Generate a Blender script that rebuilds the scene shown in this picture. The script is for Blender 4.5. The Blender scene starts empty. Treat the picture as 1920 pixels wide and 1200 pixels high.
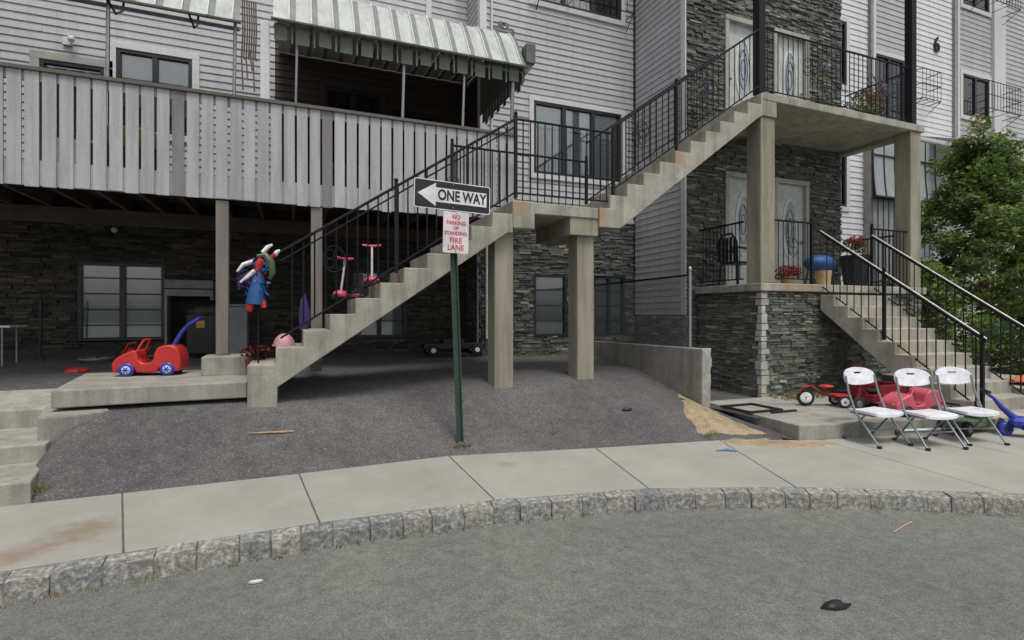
import bpy, bmesh, math, random
from mathutils import Vector, Matrix
random.seed(7)
sc = bpy.context.scene
PI = math.pi
R = math.radians

# ---------------------------------------------------------------- camera, sky, sun, exposure
CAMZ = 1.70                       # all heights below are written relative to the eye; everything is lifted by CAMZ at the end
cam_d = bpy.data.cameras.new('camera'); cam = bpy.data.objects.new('camera', cam_d)
sc.collection.objects.link(cam); sc.camera = cam
cam_d.sensor_width = 36; cam_d.lens = 36 * 1000 / 1920
cam_d.shift_y = -10 / 1920
cam_d.clip_end = 600
cam.location = (0, 0, 0)
cam.rotation_euler = (R(90), 0, -math.atan(.41))
w = bpy.data.worlds.new('World'); sc.world = w; w.use_nodes = True
SUN_EL, SUN_AZ = R(67), R(176)    # azimuth: sun stands behind the camera, a little to its right
nt = w.node_tree; bg = nt.nodes['Background']
sky = nt.nodes.new('ShaderNodeTexSky'); sky.sky_type = 'NISHITA'; sky.sun_disc = False
sky.sun_elevation = SUN_EL; sky.sun_rotation = SUN_AZ; sky.dust_density = 4; sky.air_density = 1.0; sky.ozone_density = 1.0
hs = nt.nodes.new('ShaderNodeHueSaturation'); hs.inputs['Saturation'].default_value = .28
nt.links.new(sky.outputs[0], hs.inputs['Color']); nt.links.new(hs.outputs[0], bg.inputs['Color'])
bg.inputs['Strength'].default_value = .125
sl = bpy.data.lights.new('sun', 'SUN'); sl.energy = 1.45; sl.angle = R(16); sl.color = (1, .96, .9)
so = bpy.data.objects.new('sun', sl); sc.collection.objects.link(so)
sd = Vector((math.sin(SUN_AZ) * math.cos(SUN_EL), math.cos(SUN_AZ) * math.cos(SUN_EL), math.sin(SUN_EL)))
so.rotation_euler = sd.to_track_quat('Z', 'Y').to_euler()
so.location = (3, -5, 12)
sc.view_settings.view_transform = 'Standard'; sc.view_settings.look = 'None'
sc.view_settings.exposure = 0.22; sc.view_settings.gamma = 1

# ---------------------------------------------------------------- materials
def newmat(name):
    m = bpy.data.materials.new(name); m.use_nodes = True
    return m, m.node_tree, m.node_tree.nodes['Principled BSDF']
def node(nt, t, **k):
    n = nt.nodes.new(t)
    for a, b in k.items(): setattr(n, a, b)
    return n
def ramp(nt, src, stops, interp='LINEAR'):
    r = node(nt, 'ShaderNodeValToRGB'); r.color_ramp.interpolation = interp
    e = r.color_ramp.elements
    while len(e) < len(stops): e.new(.5)
    for i, (p, c) in enumerate(stops): e[i].position = p; e[i].color = (*c, 1)
    nt.links.new(src, r.inputs[0]); return r.outputs[0]
def noise(nt, scale, detail=4, rough=.6, vec=None, stretch=None):
    n = node(nt, 'ShaderNodeTexNoise'); n.inputs['Scale'].default_value = scale
    n.inputs['Detail'].default_value = detail; n.inputs['Roughness'].default_value = rough
    tc = node(nt, 'ShaderNodeNewGeometry').outputs['Position'] if vec is None else vec
    if stretch:
        mp = node(nt, 'ShaderNodeMapping'); mp.inputs['Scale'].default_value = stretch
        nt.links.new(tc, mp.inputs[0]); tc = mp.outputs[0]
    nt.links.new(tc, n.inputs['Vector']); return n.outputs['Fac']
def mix(nt, a, b, fac, mode='MIX'):
    m = node(nt, 'ShaderNodeMix', data_type='RGBA', blend_type=mode)
    for s, v in ((m.inputs[0], fac), (m.inputs[6], a), (m.inputs[7], b)):
        if isinstance(v, (int, float)): s.default_value = v
        elif isinstance(v, tuple): s.default_value = (*v, 1)
        else: nt.links.new(v, s)
    return m.outputs[2]
def bump(nt, b, h, strength, dist=.01):
    n = node(nt, 'ShaderNodeBump'); n.inputs['Strength'].default_value = strength; n.inputs['Distance'].default_value = dist
    nt.links.new(h, n.inputs['Height']); nt.links.new(n.outputs[0], b.inputs['Normal'])
def rough_mat(name, col, var=.25, scale=3, fine=60, rough=.85, bmp=.3, island=0, metal=0, spec=.5, stretch=None, stain=None, stain_scale=1.2, stain_at=.62, spots=(), drip=0):
    """a colour broken up by large patches, fine grain and, if asked, stains with a shape of their own"""
    m, nt, b = newmat(name)
    lo = tuple(c * (1 - var) for c in col); hi = tuple(min(1, c * (1 + var)) for c in col)
    big = ramp(nt, noise(nt, scale, 6, .65, stretch=stretch), [(.3, lo), (.7, hi)])
    fn = noise(nt, fine, 3, .7)
    c = mix(nt, big, ramp(nt, fn, [(.3, (.72,) * 3), (.7, (1.25,) * 3)]), .55 if bmp > .2 else .3, 'MULTIPLY')
    if drip:
        dn_ = noise(nt, 7, 4, .7, stretch=(1, 1, .07)); c = mix(nt, c, ramp(nt, dn_, [(.34, (1 - drip,) * 3), (.56, (1.05,) * 3)]), 1.0, 'MULTIPLY')
    if stain:
        sf = ramp(nt, noise(nt, stain_scale, 5, .7, stretch=(1, 1, .45)), [(stain_at, (0, 0, 0)), (stain_at + .08, (1, 1, 1))])
        c = mix(nt, c, stain, sf)
    for (cx, cy, cz, rad, sc_) in spots:
        gp = node(nt, 'ShaderNodeNewGeometry'); dn = node(nt, 'ShaderNodeVectorMath', operation='DISTANCE')
        mpv = node(nt, 'ShaderNodeMapping'); mpv.inputs['Scale'].default_value = (1, 1, .55)
        nt.links.new(gp.outputs['Position'], mpv.inputs[0]); nt.links.new(mpv.outputs[0], dn.inputs[0]); dn.inputs[1].default_value = (cx, cy, (cz + CAMZ) * .55)
        m1 = node(nt, 'ShaderNodeMath', operation='DIVIDE'); nt.links.new(dn.outputs['Value'], m1.inputs[0]); m1.inputs[1].default_value = rad
        m2 = node(nt, 'ShaderNodeMath', operation='MULTIPLY_ADD'); nt.links.new(noise(nt, 6, 5, .75), m2.inputs[0]); m2.inputs[1].default_value = 1.0; nt.links.new(m1.outputs[0], m2.inputs[2])
        c = mix(nt, c, sc_, ramp(nt, m2.outputs[0], [(.62, (.75,) * 3), (1.0, (0, 0, 0))]))
    if island:
        g = node(nt, 'ShaderNodeNewGeometry')
        ir = ramp(nt, g.outputs['Random Per Island'], [(0, (1 - island,) * 3), (1, (1 + island,) * 3)])
        c = mix(nt, c, ir, 1.0, 'MULTIPLY')
    nt.links.new(c, b.inputs['Base Color'])
    b.inputs['Roughness'].default_value = rough; b.inputs['Metallic'].default_value = metal
    b.inputs['Specular IOR Level'].default_value = spec
    if bmp: bump(nt, b, fn, bmp, .006)
    return m
def plastic(name, col, rough=.4, spec=.5, metal=0):
    return rough_mat(name, col, var=.2, scale=7, fine=35, rough=rough, bmp=0.05, metal=metal, spec=spec)

def stone_mat(name, stops, bright=1):
    m, nt, b = newmat(name)
    g = node(nt, 'ShaderNodeNewGeometry')
    c = ramp(nt, g.outputs['Random Per Island'], [(p, tuple(x * bright for x in s)) for p, s in stops])
    n = noise(nt, 22, 5, .7)
    c = mix(nt, c, ramp(nt, n, [(.3, (.5,) * 3), (.72, (1.5, 1.48, 1.42))]), .8, 'MULTIPLY')
    c = mix(nt, c, ramp(nt, noise(nt, .8, 4, .6), [(.35, (.72, .78, .72)), (.65, (1.3, 1.28, 1.25))]), .9, 'MULTIPLY')
    nt.links.new(c, b.inputs['Base Color']); b.inputs['Roughness'].default_value = .8
    bump(nt, b, n, .35, .008)
    return m
STONES = [(0, (.055, .062, .056)), (.16, (.085, .098, .088)), (.32, (.125, .132, .118)), (.46, (.075, .092, .082)), (.6, (.155, .158, .142)), (.72, (.098, .092, .098)), (.84, (.120, .118, .095)), (.93, (.20, .205, .185)), (1, (.30, .30, .28))]
M = {}
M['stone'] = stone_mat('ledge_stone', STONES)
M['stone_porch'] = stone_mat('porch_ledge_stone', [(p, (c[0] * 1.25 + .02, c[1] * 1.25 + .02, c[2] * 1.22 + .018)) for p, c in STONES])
M['stone_shaded'] = stone_mat('shaded_brown_ledge_stone', [(0, (.02, .02, .018)), (.3, (.045, .04, .034)), (.55, (.075, .066, .052)), (.8, (.05, .045, .04)), (1, (.12, .105, .085))])  # under-deck gloom painted in: darker variant of the ledge stone for this wall
M['stone_back'] = rough_mat('dark_mortar', (.03, .03, .028))
M['quoin'] = rough_mat('pale_mortar_stone', (.40, .385, .34), var=.3, scale=9, fine=50, island=.25)
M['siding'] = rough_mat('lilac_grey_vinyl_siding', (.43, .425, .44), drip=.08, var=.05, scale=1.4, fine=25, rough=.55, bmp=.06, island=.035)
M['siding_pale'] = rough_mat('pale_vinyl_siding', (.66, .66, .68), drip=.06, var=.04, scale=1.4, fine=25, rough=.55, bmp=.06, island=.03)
M['siding_brown'] = rough_mat('shade_darkened_brown_siding', (.050, .030, .025), var=.15, scale=1.4, fine=25, rough=.7, bmp=.1, island=.08)  # brown boards, colour lowered further to carry the awning's shade
M['trim'] = rough_mat('white_trim', (.62, .62, .61), var=.06, scale=4, fine=30, rough=.5, bmp=.05)
M['trim_dirty'] = rough_mat('weathered_white_trim', (.36, .35, .32), var=.2, scale=5, fine=30, rough=.6, bmp=.1)
M['frame'] = plastic('dark_window_frame', (.018, .024, .026), .35)
M['dark'] = rough_mat('dark_interior', (.012, .012, .013), bmp=0)
M['concrete'] = rough_mat('tan_concrete', (.35, .33, .275), drip=.3, var=.26, scale=2.6, fine=70, island=.04, stain=(.30, .24, .15), stain_scale=1.4, stain_at=.68, spots=[(x, y, z, r * .8, (.36, .235, .12)) for x, y, z, r in ((2.72, 6.4, 1.42, .32), (4.0, 6.4, 1.40, .30), (5.32, 6.4, 2.38, .28), (6.9, 6.4, 3.5, .22), (8.35, 5.2, -.5, .40), (8.5, 5.0, -.8, .35), (8.0, 6.36, .42, .5), (7.5, 6.36, .42, .45), (.9, 6.4, .3, .2), (9.3, 4.6, -.6, .25))])
M['concrete_edge'] = rough_mat('weathered_concrete', drip=.22, col=(.31, .298, .262), var=.25, scale=2.2, fine=60, island=.06)
M['concrete_col'] = rough_mat('formed_concrete', drip=.3, col=(.29, .265, .205), var=.28, scale=2.0, fine=60, stretch=(1, 1, .3))
M['concrete_grey'] = rough_mat('grey_patched_concrete', (.25, .24, .21), var=.3, scale=3.5, fine=50)
M['rust'] = rough_mat('rust_streak', (.34, .2, .09), var=.4, scale=9)
M['iron'] = plastic('black_iron', (.011, .012, .016), .6, spec=.25)
M['iron_worn'] = rough_mat('worn_rail_metal', (.42, .42, .40), var=.3, scale=12, rough=.45, metal=.5)
M['board'] = rough_mat('grey_painted_boards', (.405, .405, .425), drip=.2, var=.10, scale=3, fine=50, rough=.8, bmp=.25, island=.07, stretch=(1, 1, .25))
M['board_old'] = rough_mat('bare_grey_board', (.20, .195, .19), var=.22, scale=5, fine=60, rough=.9, bmp=.3, stretch=(1, 1, .2))
M['rail_wood'] = rough_mat('weathered_rail_wood', (.13, .118, .10), var=.3, scale=4, fine=60, stretch=(.2, 1, 1))
M['joist'] = rough_mat('dark_joist_wood', (.05, .036, .028), var=.35, scale=3, fine=40)
M['post'] = rough_mat('weathered_wood_post', (.19, .17, .15), var=.3, scale=6, fine=50, stretch=(1, 1, .12), stain=(.28, .14, .10), stain_scale=2.2, stain_at=.63)
M['white_pl'] = plastic('white_plastic', (.76, .78, .82), .35)
M['chair_leg'] = plastic('grey_powder_coated_steel', (.22, .25, .26), .35, metal=.4)
M['red'] = plastic('red_plastic', (.50, .03, .026), .42)
M['darkred'] = plastic('dark_red_paint', (.20, .016, .022), .4)
M['pinkred'] = plastic('faded_pink_red_plastic', (.60, .11, .15), .5)
M['pink'] = plastic('pink_plastic', (.55, .06, .14), .4)
M['palepink'] = plastic('pale_pink_plastic', (.55, .27, .30), .5)
M['blue'] = plastic('blue_plastic', (.03, .045, .33), .35)
M['brightblue'] = plastic('bright_blue_plastic', (.016, .085, .25), .55)
M['paleblue'] = plastic('pale_blue_plastic', (.50, .60, .80), .4)
M['purple'] = plastic('purple_cloth', (.05, .024, .12), .85)
M['orange'] = plastic('orange_cloth', (.62, .16, .07), .9)
M['yellow'] = plastic('yellow_plastic', (.5, .32, .06), .5)
M['tan'] = plastic('tan_plastic', (.45, .32, .18), .6)
M['green_pl'] = plastic('dull_green_plastic', (.08, .13, .07), .5)
M['black'] = plastic('black_plastic', (.015, .016, .018), .45)
M['tyre'] = rough_mat('black_rubber', (.018, .018, .018), bmp=.1)
M['galv'] = rough_mat('galvanised_steel', (.30, .31, .32), var=.2, scale=15, rough=.4, metal=.6, bmp=.05)
M['greenpost'] = rough_mat('green_painted_sign_post', (.035, .062, .042), var=.35, scale=14, fine=60, rough=.5, bmp=.1)
M['sign_black'] = plastic('sign_black', (.012, .013, .018), .45)
M['sign_white'] = plastic('sign_white', (.72, .72, .72), .45)
M['sign_pale'] = plastic('sign_pale_white', (.70, .64, .66), .5)
M['sign_red'] = plastic('sign_red', (.50, .06, .07), .5)
M['plaque'] = plastic('grey_plaque', (.11, .12, .13), .5)
M['grey_box'] = rough_mat('grey_painted_metal', (.17, .18, .19), var=.2, scale=5, bmp=.05)
M['grey_cab'] = rough_mat('light_grey_board', (.26, .28, .29), var=.2, scale=6, bmp=.05)
M['awn'] = rough_mat('pale_green_white_awning_metal', drip=.2, col=(.43, .455, .43), var=.12, scale=2.5, fine=30, rough=.55, bmp=.1, stretch=(3, .5, .5), island=.03)
M['awn_rib'] = rough_mat('grey_awning_seam', (.17, .185, .18), var=.25, scale=5, rough=.6, bmp=.1)
M['awn_rib_light'] = rough_mat('white_awning_seam', (.72, .74, .72), var=.1, scale=5, rough=.5, bmp=.05)
M['awn_edge'] = rough_mat('mossy_green_awning_edge', (.075, .09, .06), var=.4, scale=9, rough=.8)
M['awn_under'] = rough_mat('shade_darkened_awning_drop', (.11, .125, .105), var=.3, scale=8, rough=.7)  # deep shade behind the awning edge is put into this darker metal tone
M['shutter'] = rough_mat('grey_panel_metal', (.33, .36, .38), var=.15, scale=4, rough=.5, bmp=.05)
M['lumber'] = plastic('white_door_paint', (.47, .50, .47), .45)
M['curtain'] = rough_mat('pale_curtain', (.34, .37, .41), var=.25, scale=14, bmp=.05, stretch=(1, 1, .1))
M['stick'] = rough_mat('peeled_stick', (.42, .27, .17), var=.3, scale=20)
M['dirt'] = rough_mat('sandy_dirt', (.33, .255, .16), var=.3, scale=7, fine=45, bmp=.9)
M['dirt_edge'] = rough_mat('gritty_dirt', (.13, .12, .10), var=.35, scale=6, fine=60, bmp=.9)
M['kerb_mortar'] = rough_mat('kerb_mortar', (.20, .185, .155), var=.4, scale=12)
M['litterblue'] = plastic('blue_litter', (.08, .16, .34), .6)
M['whitepaper'] = plastic('white_litter', (.6, .58, .5), .8)

def leafmat(name, a, b_, trans=.25):
    m, nt, b = newmat(name)
    g = node(nt, 'ShaderNodeNewGeometry')
    c = ramp(nt, g.outputs['Random Per Island'], [(0, a), (1, b_)])
    c = mix(nt, c, ramp(nt, noise(nt, 2.2, 3), [(.35, (.55, .6, .5)), (.65, (1.35, 1.3, 1.1))]), .9, 'MULTIPLY')
    nt.links.new(c, b.inputs['Base Color']); b.inputs['Roughness'].default_value = .6
    t = node(nt, 'ShaderNodeBsdfTranslucent'); nt.links.new(c, t.inputs[0])
    ms = node(nt, 'ShaderNodeMixShader'); ms.inputs[0].default_value = trans
    nt.links.new(b.outputs[0], ms.inputs[1]); nt.links.new(t.outputs[0], ms.inputs[2])
    nt.links.new(ms.outputs[0], nt.nodes['Material Output'].inputs[0]); return m
M['leaf'] = leafmat('tree_leaves', (.05, .105, .03), (.25, .35, .08), .35)
M['leaf_pale'] = leafmat('pale_young_leaves', (.16, .27, .16), (.30, .40, .26), .3)
M['leaf_pink'] = leafmat('pinkish_new_shoots', (.38, .25, .2), (.5, .42, .3), .3)
M['weed'] = leafmat('weed_leaves', (.07, .10, .025), (.20, .21, .07))
M['drygrass'] = leafmat('dry_grass', (.16, .14, .07), (.34, .29, .16))
M['redleaf'] = leafmat('red_flowers', (.25, .015, .03), (.42, .05, .07))
M['darkredleaf'] = leafmat('dark_red_leaves', (.06, .008, .01), (.14, .02, .02))
M['bark'] = rough_mat('grey_bark', (.12, .095, .07), var=.3, scale=10)

def glass_mat(name, tint, refl=.14):
    m, nt, b = newmat(name)
    tr = node(nt, 'ShaderNodeBsdfTransparent'); tr.inputs[0].default_value = (*tint, 1)
    gl = node(nt, 'ShaderNodeBsdfGlossy'); gl.inputs['Roughness'].default_value = .03
    fr = node(nt, 'ShaderNodeFresnel'); fr.inputs[0].default_value = 1.5
    ad = node(nt, 'ShaderNodeMath', operation='ADD'); ad.inputs[1].default_value = refl; nt.links.new(fr.outputs[0], ad.inputs[0])
    ms = node(nt, 'ShaderNodeMixShader'); nt.links.new(ad.outputs[0], ms.inputs[0])
    nt.links.new(tr.outputs[0], ms.inputs[1]); nt.links.new(gl.outputs[0], ms.inputs[2])
    nt.links.new(ms.outputs[0], nt.nodes['Material Output'].inputs[0]); return m
M['glass'] = glass_mat('window_glass', (.94, .97, .97), .12)
M['glass_dark'] = glass_mat('dark_window_glass', (.6, .62, .62), .01)

def blind_mat(name, col):
    m, nt, b = newmat(name)
    g = node(nt, 'ShaderNodeNewGeometry'); wv = node(nt, 'ShaderNodeTexWave', bands_direction='Z')
    wv.inputs['Scale'].default_value = 8; wv.inputs['Distortion'].default_value = .4
    nt.links.new(g.outputs['Position'], wv.inputs['Vector'])
    c = ramp(nt, wv.outputs['Fac'], [(0, tuple(x * .8 for x in col)), (.7, col)])
    n = ramp(nt, noise(nt, 1.7, 3), [(.35, (.75,) * 3), (.65, (1.2,) * 3)])
    nt.links.new(mix(nt, c, n, .7, 'MULTIPLY'), b.inputs['Base Color']); b.inputs['Roughness'].default_value = .7
    return m
M['blind'] = blind_mat('white_blinds', (.68, .70, .69))
M['blind_dim'] = blind_mat('grey_green_blinds', (.33, .39, .38))

def asphalt(name, base, speck, scale=1.0, patch=.25):
    m, nt, b = newmat(name)
    v = node(nt, 'ShaderNodeTexVoronoi'); v.inputs['Scale'].default_value = 95 * scale
    g = node(nt, 'ShaderNodeNewGeometry'); nt.links.new(g.outputs['Position'], v.inputs['Vector'])
    vr = node(nt, 'ShaderNodeSeparateColor'); nt.links.new(v.outputs['Color'], vr.inputs[0])
    c = ramp(nt, vr.outputs[0], [(0, tuple(x * .68 for x in base)), (.5, base), (.85, tuple(x * 1.2 for x in base)), (1, speck)])
    n = noise(nt, .75, 6, .7); lo = 1 - patch; hi = 1 + patch
    c = mix(nt, c, ramp(nt, n, [(.3, (lo, lo, lo * 1.02)), (.7, (hi, hi, hi * .98))]), 1, 'MULTIPLY')
    n2 = noise(nt, 9, 4, .7)
    c = mix(nt, c, ramp(nt, n2, [(.3, (.75,) * 3), (.7, (1.22,) * 3)]), .8, 'MULTIPLY')
    nt.links.new(c, b.inputs['Base Color']); b.inputs['Roughness'].default_value = .88
    ad = node(nt, 'ShaderNodeMath', operation='ADD'); nt.links.new(v.outputs['Distance'], ad.inputs[0]); nt.links.new(n2, ad.inputs[1])
    bump(nt, b, ad.outputs[0], .45, .006)
    return m
def cracked(name, base, speck, scale, patch):
    m = asphalt(name, base, speck, scale, patch); nt = m.node_tree; b = nt.nodes['Principled BSDF']
    src = b.inputs['Base Color'].links[0].from_socket
    g = node(nt, 'ShaderNodeNewGeometry'); nz = node(nt, 'ShaderNodeTexNoise'); nz.inputs['Scale'].default_value = 1.6; nz.inputs['Detail'].default_value = 6
    nt.links.new(g.outputs['Position'], nz.inputs['Vector'])
    mv = node(nt, 'ShaderNodeVectorMath', operation='MULTIPLY_ADD'); nt.links.new(nz.outputs['Color'], mv.inputs[0]); mv.inputs[1].default_value = (.9, .9, 0); nt.links.new(g.outputs['Position'], mv.inputs[2])
    v = node(nt, 'ShaderNodeTexVoronoi', feature='DISTANCE_TO_EDGE'); v.inputs['Scale'].default_value = .33; nt.links.new(mv.outputs[0], v.inputs['Vector'])
    cr = ramp(nt, v.outputs['Distance'], [(0, (1,) * 3), (.0032, (0,) * 3)])
    gate = ramp(nt, noise(nt, .45, 2), [(.50, (0,) * 3), (.60, (.55,) * 3)])
    f = mix(nt, cr, gate, 1.0, 'MULTIPLY')
    c = mix(nt, src, (.06, .058, .052), f)
    c = mix(nt, c, ramp(nt, noise(nt, .22, 3, .5), [(.35, (.84, .85, .86)), (.65, (1.15, 1.14, 1.1))]), 1.0, 'MULTIPLY')
    oil = ramp(nt, noise(nt, 1.3, 5, .75), [(.66, (0,) * 3), (.74, (.4,) * 3)])
    c = mix(nt, c, (.07, .07, .066), oil)
    nt.links.new(c, b.inputs['Base Color']); return m
M['asphalt'] = cracked('driveway_asphalt', (.090, .086, .088), (.17, .165, .155), 1.0, .28)
M['road'] = cracked('road_asphalt', (.150, .153, .142), (.22, .218, .20), 1.5, .14)
M['sidewalk'] = rough_mat('sidewalk_concrete', (.318, .308, .275), var=.12, scale=1.6, fine=90, bmp=.15, island=.04, stain=(.27, .235, .19), stain_scale=.55, stain_at=.66, spots=[(-1.38, 4.62, -1.53, .55, (.21, .165, .10)), (-1.62, 4.35, -1.53, .40, (.25, .16, .12)), (2.0, 5.0, -1.52, .3, (.26, .23, .19))])
def granite():
    m, nt, b = newmat('granite_kerb_stone')
    g = node(nt, 'ShaderNodeNewGeometry')
    c = ramp(nt, g.outputs['Random Per Island'], [(0, (.19, .195, .195)), (.3, (.235, .235, .22)), (.55, (.28, .27, .24)), (.75, (.205, .21, .205)), (.94, (.26, .255, .22)), (.97, (.30, .235, .15)), (1, (.30, .235, .15))])
    n = noise(nt, 28, 4, .75)
    c = mix(nt, c, ramp(nt, n, [(.34, (.42,) * 3), (.52, (1.0,) * 3), (.66, (1.9, 1.88, 1.8))]), .95, 'MULTIPLY')
    nt.links.new(c, b.inputs['Base Color']); b.inputs['Roughness'].default_value = .85
    bump(nt, b, n, .8, .012); return m
M['granite'] = granite()

# ---------------------------------------------------------------- mesh helpers
class MB:
    def __init__(s): s.v = []; s.f = []; s.m = []
    def add(s, vs, fs, m=0):
        o = len(s.v); s.v += [tuple(v) for v in vs]
        for f in fs: s.f.append(tuple(i + o for i in f)); s.m.append(m)
        return s
    def hexa(s, p, m=0):          # p: 8 points, bottom ring 0-3 then top ring 4-7
        return s.add(p, [(0, 3, 2, 1), (4, 5, 6, 7), (0, 1, 5, 4), (1, 2, 6, 5), (2, 3, 7, 6), (3, 0, 4, 7)], m)
    def box(s, x0, x1, y0, y1, z0, z1, m=0):
        return s.hexa([(x0, y0, z0), (x1, y0, z0), (x1, y1, z0), (x0, y1, z0), (x0, y0, z1), (x1, y0, z1), (x1, y1, z1), (x0, y1, z1)], m)
    def prism(s, poly, fn, m=0):  # poly: 2D outline; fn(a, b, k) -> point, k = 0 / 1 for the two ends
        n = len(poly)
        vs = [fn(a, b, 0) for a, b in poly] + [fn(a, b, 1) for a, b in poly]
        fs = [tuple(range(n - 1, -1, -1)), tuple(range(n, 2 * n))] + [(i, (i + 1) % n, n + (i + 1) % n, n + i) for i in range(n)]
        return s.add(vs, fs, m)
    def slab(s, poly, z0, z1, m=0):
        return s.prism(poly, lambda a, b, k: (a, b, z1 if k else z0), m)
    def tube(s, pts, r, n=6, m=0, closed=False):
        pts = [Vector(p) for p in pts]; rs = r if isinstance(r, (list, tuple)) else [r] * len(pts)
        N = len(pts); rings = []
        up = None
        for i, p in enumerate(pts):
            if closed: t = pts[(i + 1) % N] - pts[i - 1]
            else: t = pts[min(i + 1, N - 1)] - pts[max(i - 1, 0)]
            t.normalize()
            if up is None:
                up = Vector((0, 0, 1)) if abs(t.z) < .9 else Vector((1, 0, 0))
            a = up - t * up.dot(t); 
            if a.length < 1e-4: a = Vector((1, 0, 0)) - t * t.x
            a.normalize(); up = a; b = t.cross(a)
            rings.append([p + (a * math.cos(2 * PI * j / n) + b * math.sin(2 * PI * j / n)) * rs[i] for j in range(n)])
        vs = [q for rg in rings for q in rg]; fs = []
        for i in range(N if closed else N - 1):
            k = (i + 1) % N
            for j in range(n): fs.append((i * n + j, i * n + (j + 1) % n, k * n + (j + 1) % n, k * n + j))
        if not closed: fs += [tuple(range(n - 1, -1, -1)), tuple((N - 1) * n + j for j in range(n))]
        return s.add(vs, fs, m)
    def ball(s, c, r, n=10, m=0, half=False):
        c = Vector(c); rx, ry, rz = r if isinstance(r, (tuple, list)) else (r, r, r)
        h = n // 2; vs = []; fs = []
        lo = 0 if half else -PI / 2
        for i in range(h + 1):
            a = lo + (PI / 2 - lo) * i / h
            for j in range(n):
                t = 2 * PI * j / n; vs.append((c.x + rx * math.cos(a) * math.cos(t), c.y + ry * math.cos(a) * math.sin(t), c.z + rz * math.sin(a)))
        for i in range(h):
            for j in range(n): fs.append((i * n + j, i * n + (j + 1) % n, (i + 1) * n + (j + 1) % n, (i + 1) * n + j))
        if half: fs.append(tuple(range(n - 1, -1, -1)))
        return s.add(vs, fs, m)
    def wheel(s, c, axis, r, wd, n=18, m=0):
        a = Vector(axis).normalized(); c = Vector(c); t = Vector((0, 0, 1)); b = a.cross(t)
        prof = [(-wd / 2, r * .45), (-wd / 2, r * .86), (-wd * .3, r), (wd * .3, r), (wd / 2, r * .86), (wd / 2, r * .45)]
        vs = []; fs = []
        for o, rr in prof:
            for j in range(n):
                q = 2 * PI * j / n; vs.append(c + a * o + (t * math.cos(q) + b * math.sin(q)) * rr)
        for i in range(len(prof) - 1):
            for j in range(n): fs.append((i * n + j, i * n + (j + 1) % n, (i + 1) * n + (j + 1) % n, (i + 1) * n + j))
        fs += [tuple(range(n - 1, -1, -1)), tuple((len(prof) - 1) * n + j for j in range(n))]
        return s.add(vs, fs, m)
    def build(s, name, mats, parent=None, bevel=0, smooth=False):
        me = bpy.data.meshes.new(name); me.from_pydata(s.v, [], s.f)
        mats = mats if isinstance(mats, (list, tuple)) else [mats]
        for k in mats: me.materials.append(M[k])
        if len(mats) > 1: me.polygons.foreach_set('material_index', s.m)
        bm = bmesh.new(); bm.from_mesh(me); bmesh.ops.recalc_face_normals(bm, faces=bm.faces); bm.to_mesh(me); bm.free()
        if smooth:
            me.polygons.foreach_set('use_smooth', [True] * len(me.polygons))
        o = bpy.data.objects.new(name, me); sc.collection.objects.link(o)
        if smooth and hasattr(me, 'set_sharp_from_angle'): me.set_sharp_from_angle(angle=R(45))
        if parent:
            o.parent = parent
            p = parent; off = Vector((0, 0, 0))
            while p: off += p.location; p = p.parent
            me.transform(Matrix.Translation(-off))
        if bevel:
            b = o.modifiers.new('bevel', 'BEVEL'); b.width = bevel; b.segments = 2; b.limit_method = 'ANGLE'
        return o
def thing(name, label, cat, loc=(0, 0, 0), group=None):
    o = bpy.data.objects.new(name, None); sc.collection.objects.link(o); o.location = loc; o.empty_display_size = .1
    o['label'] = label; o['category'] = cat
    if group: o['group'] = group
    return o
def tag(o, label, cat, group=None, kind=None):
    o['label'] = label; o['category'] = cat
    if group: o['group'] = group
    if kind: o['kind'] = kind
    return o
def struct(o): o['kind'] = 'structure'; return o
def recentre(o):                  # put a single-mesh thing's origin at its base centre
    me = o.data; xs = [v.co for v in me.vertices]
    c = Vector(((min(v.x for v in xs) + max(v.x for v in xs)) / 2, (min(v.y for v in xs) + max(v.y for v in xs)) / 2, min(v.z for v in xs)))
    me.transform(Matrix.Translation(-c)); o.location = c; return o
def text_mesh(name, s, size, mat, parent, mw, extr=.001, spacing=1.0, xs=1.0, bold=0):
    cu = bpy.data.curves.new(name, 'FONT'); cu.body = s; cu.size = size; cu.align_x = 'CENTER'; cu.align_y = 'CENTER'
    cu.extrude = extr; cu.offset = bold; cu.space_character = spacing
    t = bpy.data.objects.new('tmp', cu); sc.collection.objects.link(t)
    me = bpy.data.meshes.new_from_object(t.evaluated_get(bpy.context.evaluated_depsgraph_get()))
    bpy.data.objects.remove(t)
    me.transform(Matrix.Diagonal((xs, 1, 1, 1))); me.transform(mw); me.materials.clear(); me.materials.append(M[mat])
    o = bpy.data.objects.new(name, me); sc.collection.objects.link(o); o.parent = parent
    off = Vector((0, 0, 0)); p = parent
    while p: off += p.location; p = p.parent
    me.transform(Matrix.Translation(-off)); return o

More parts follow.
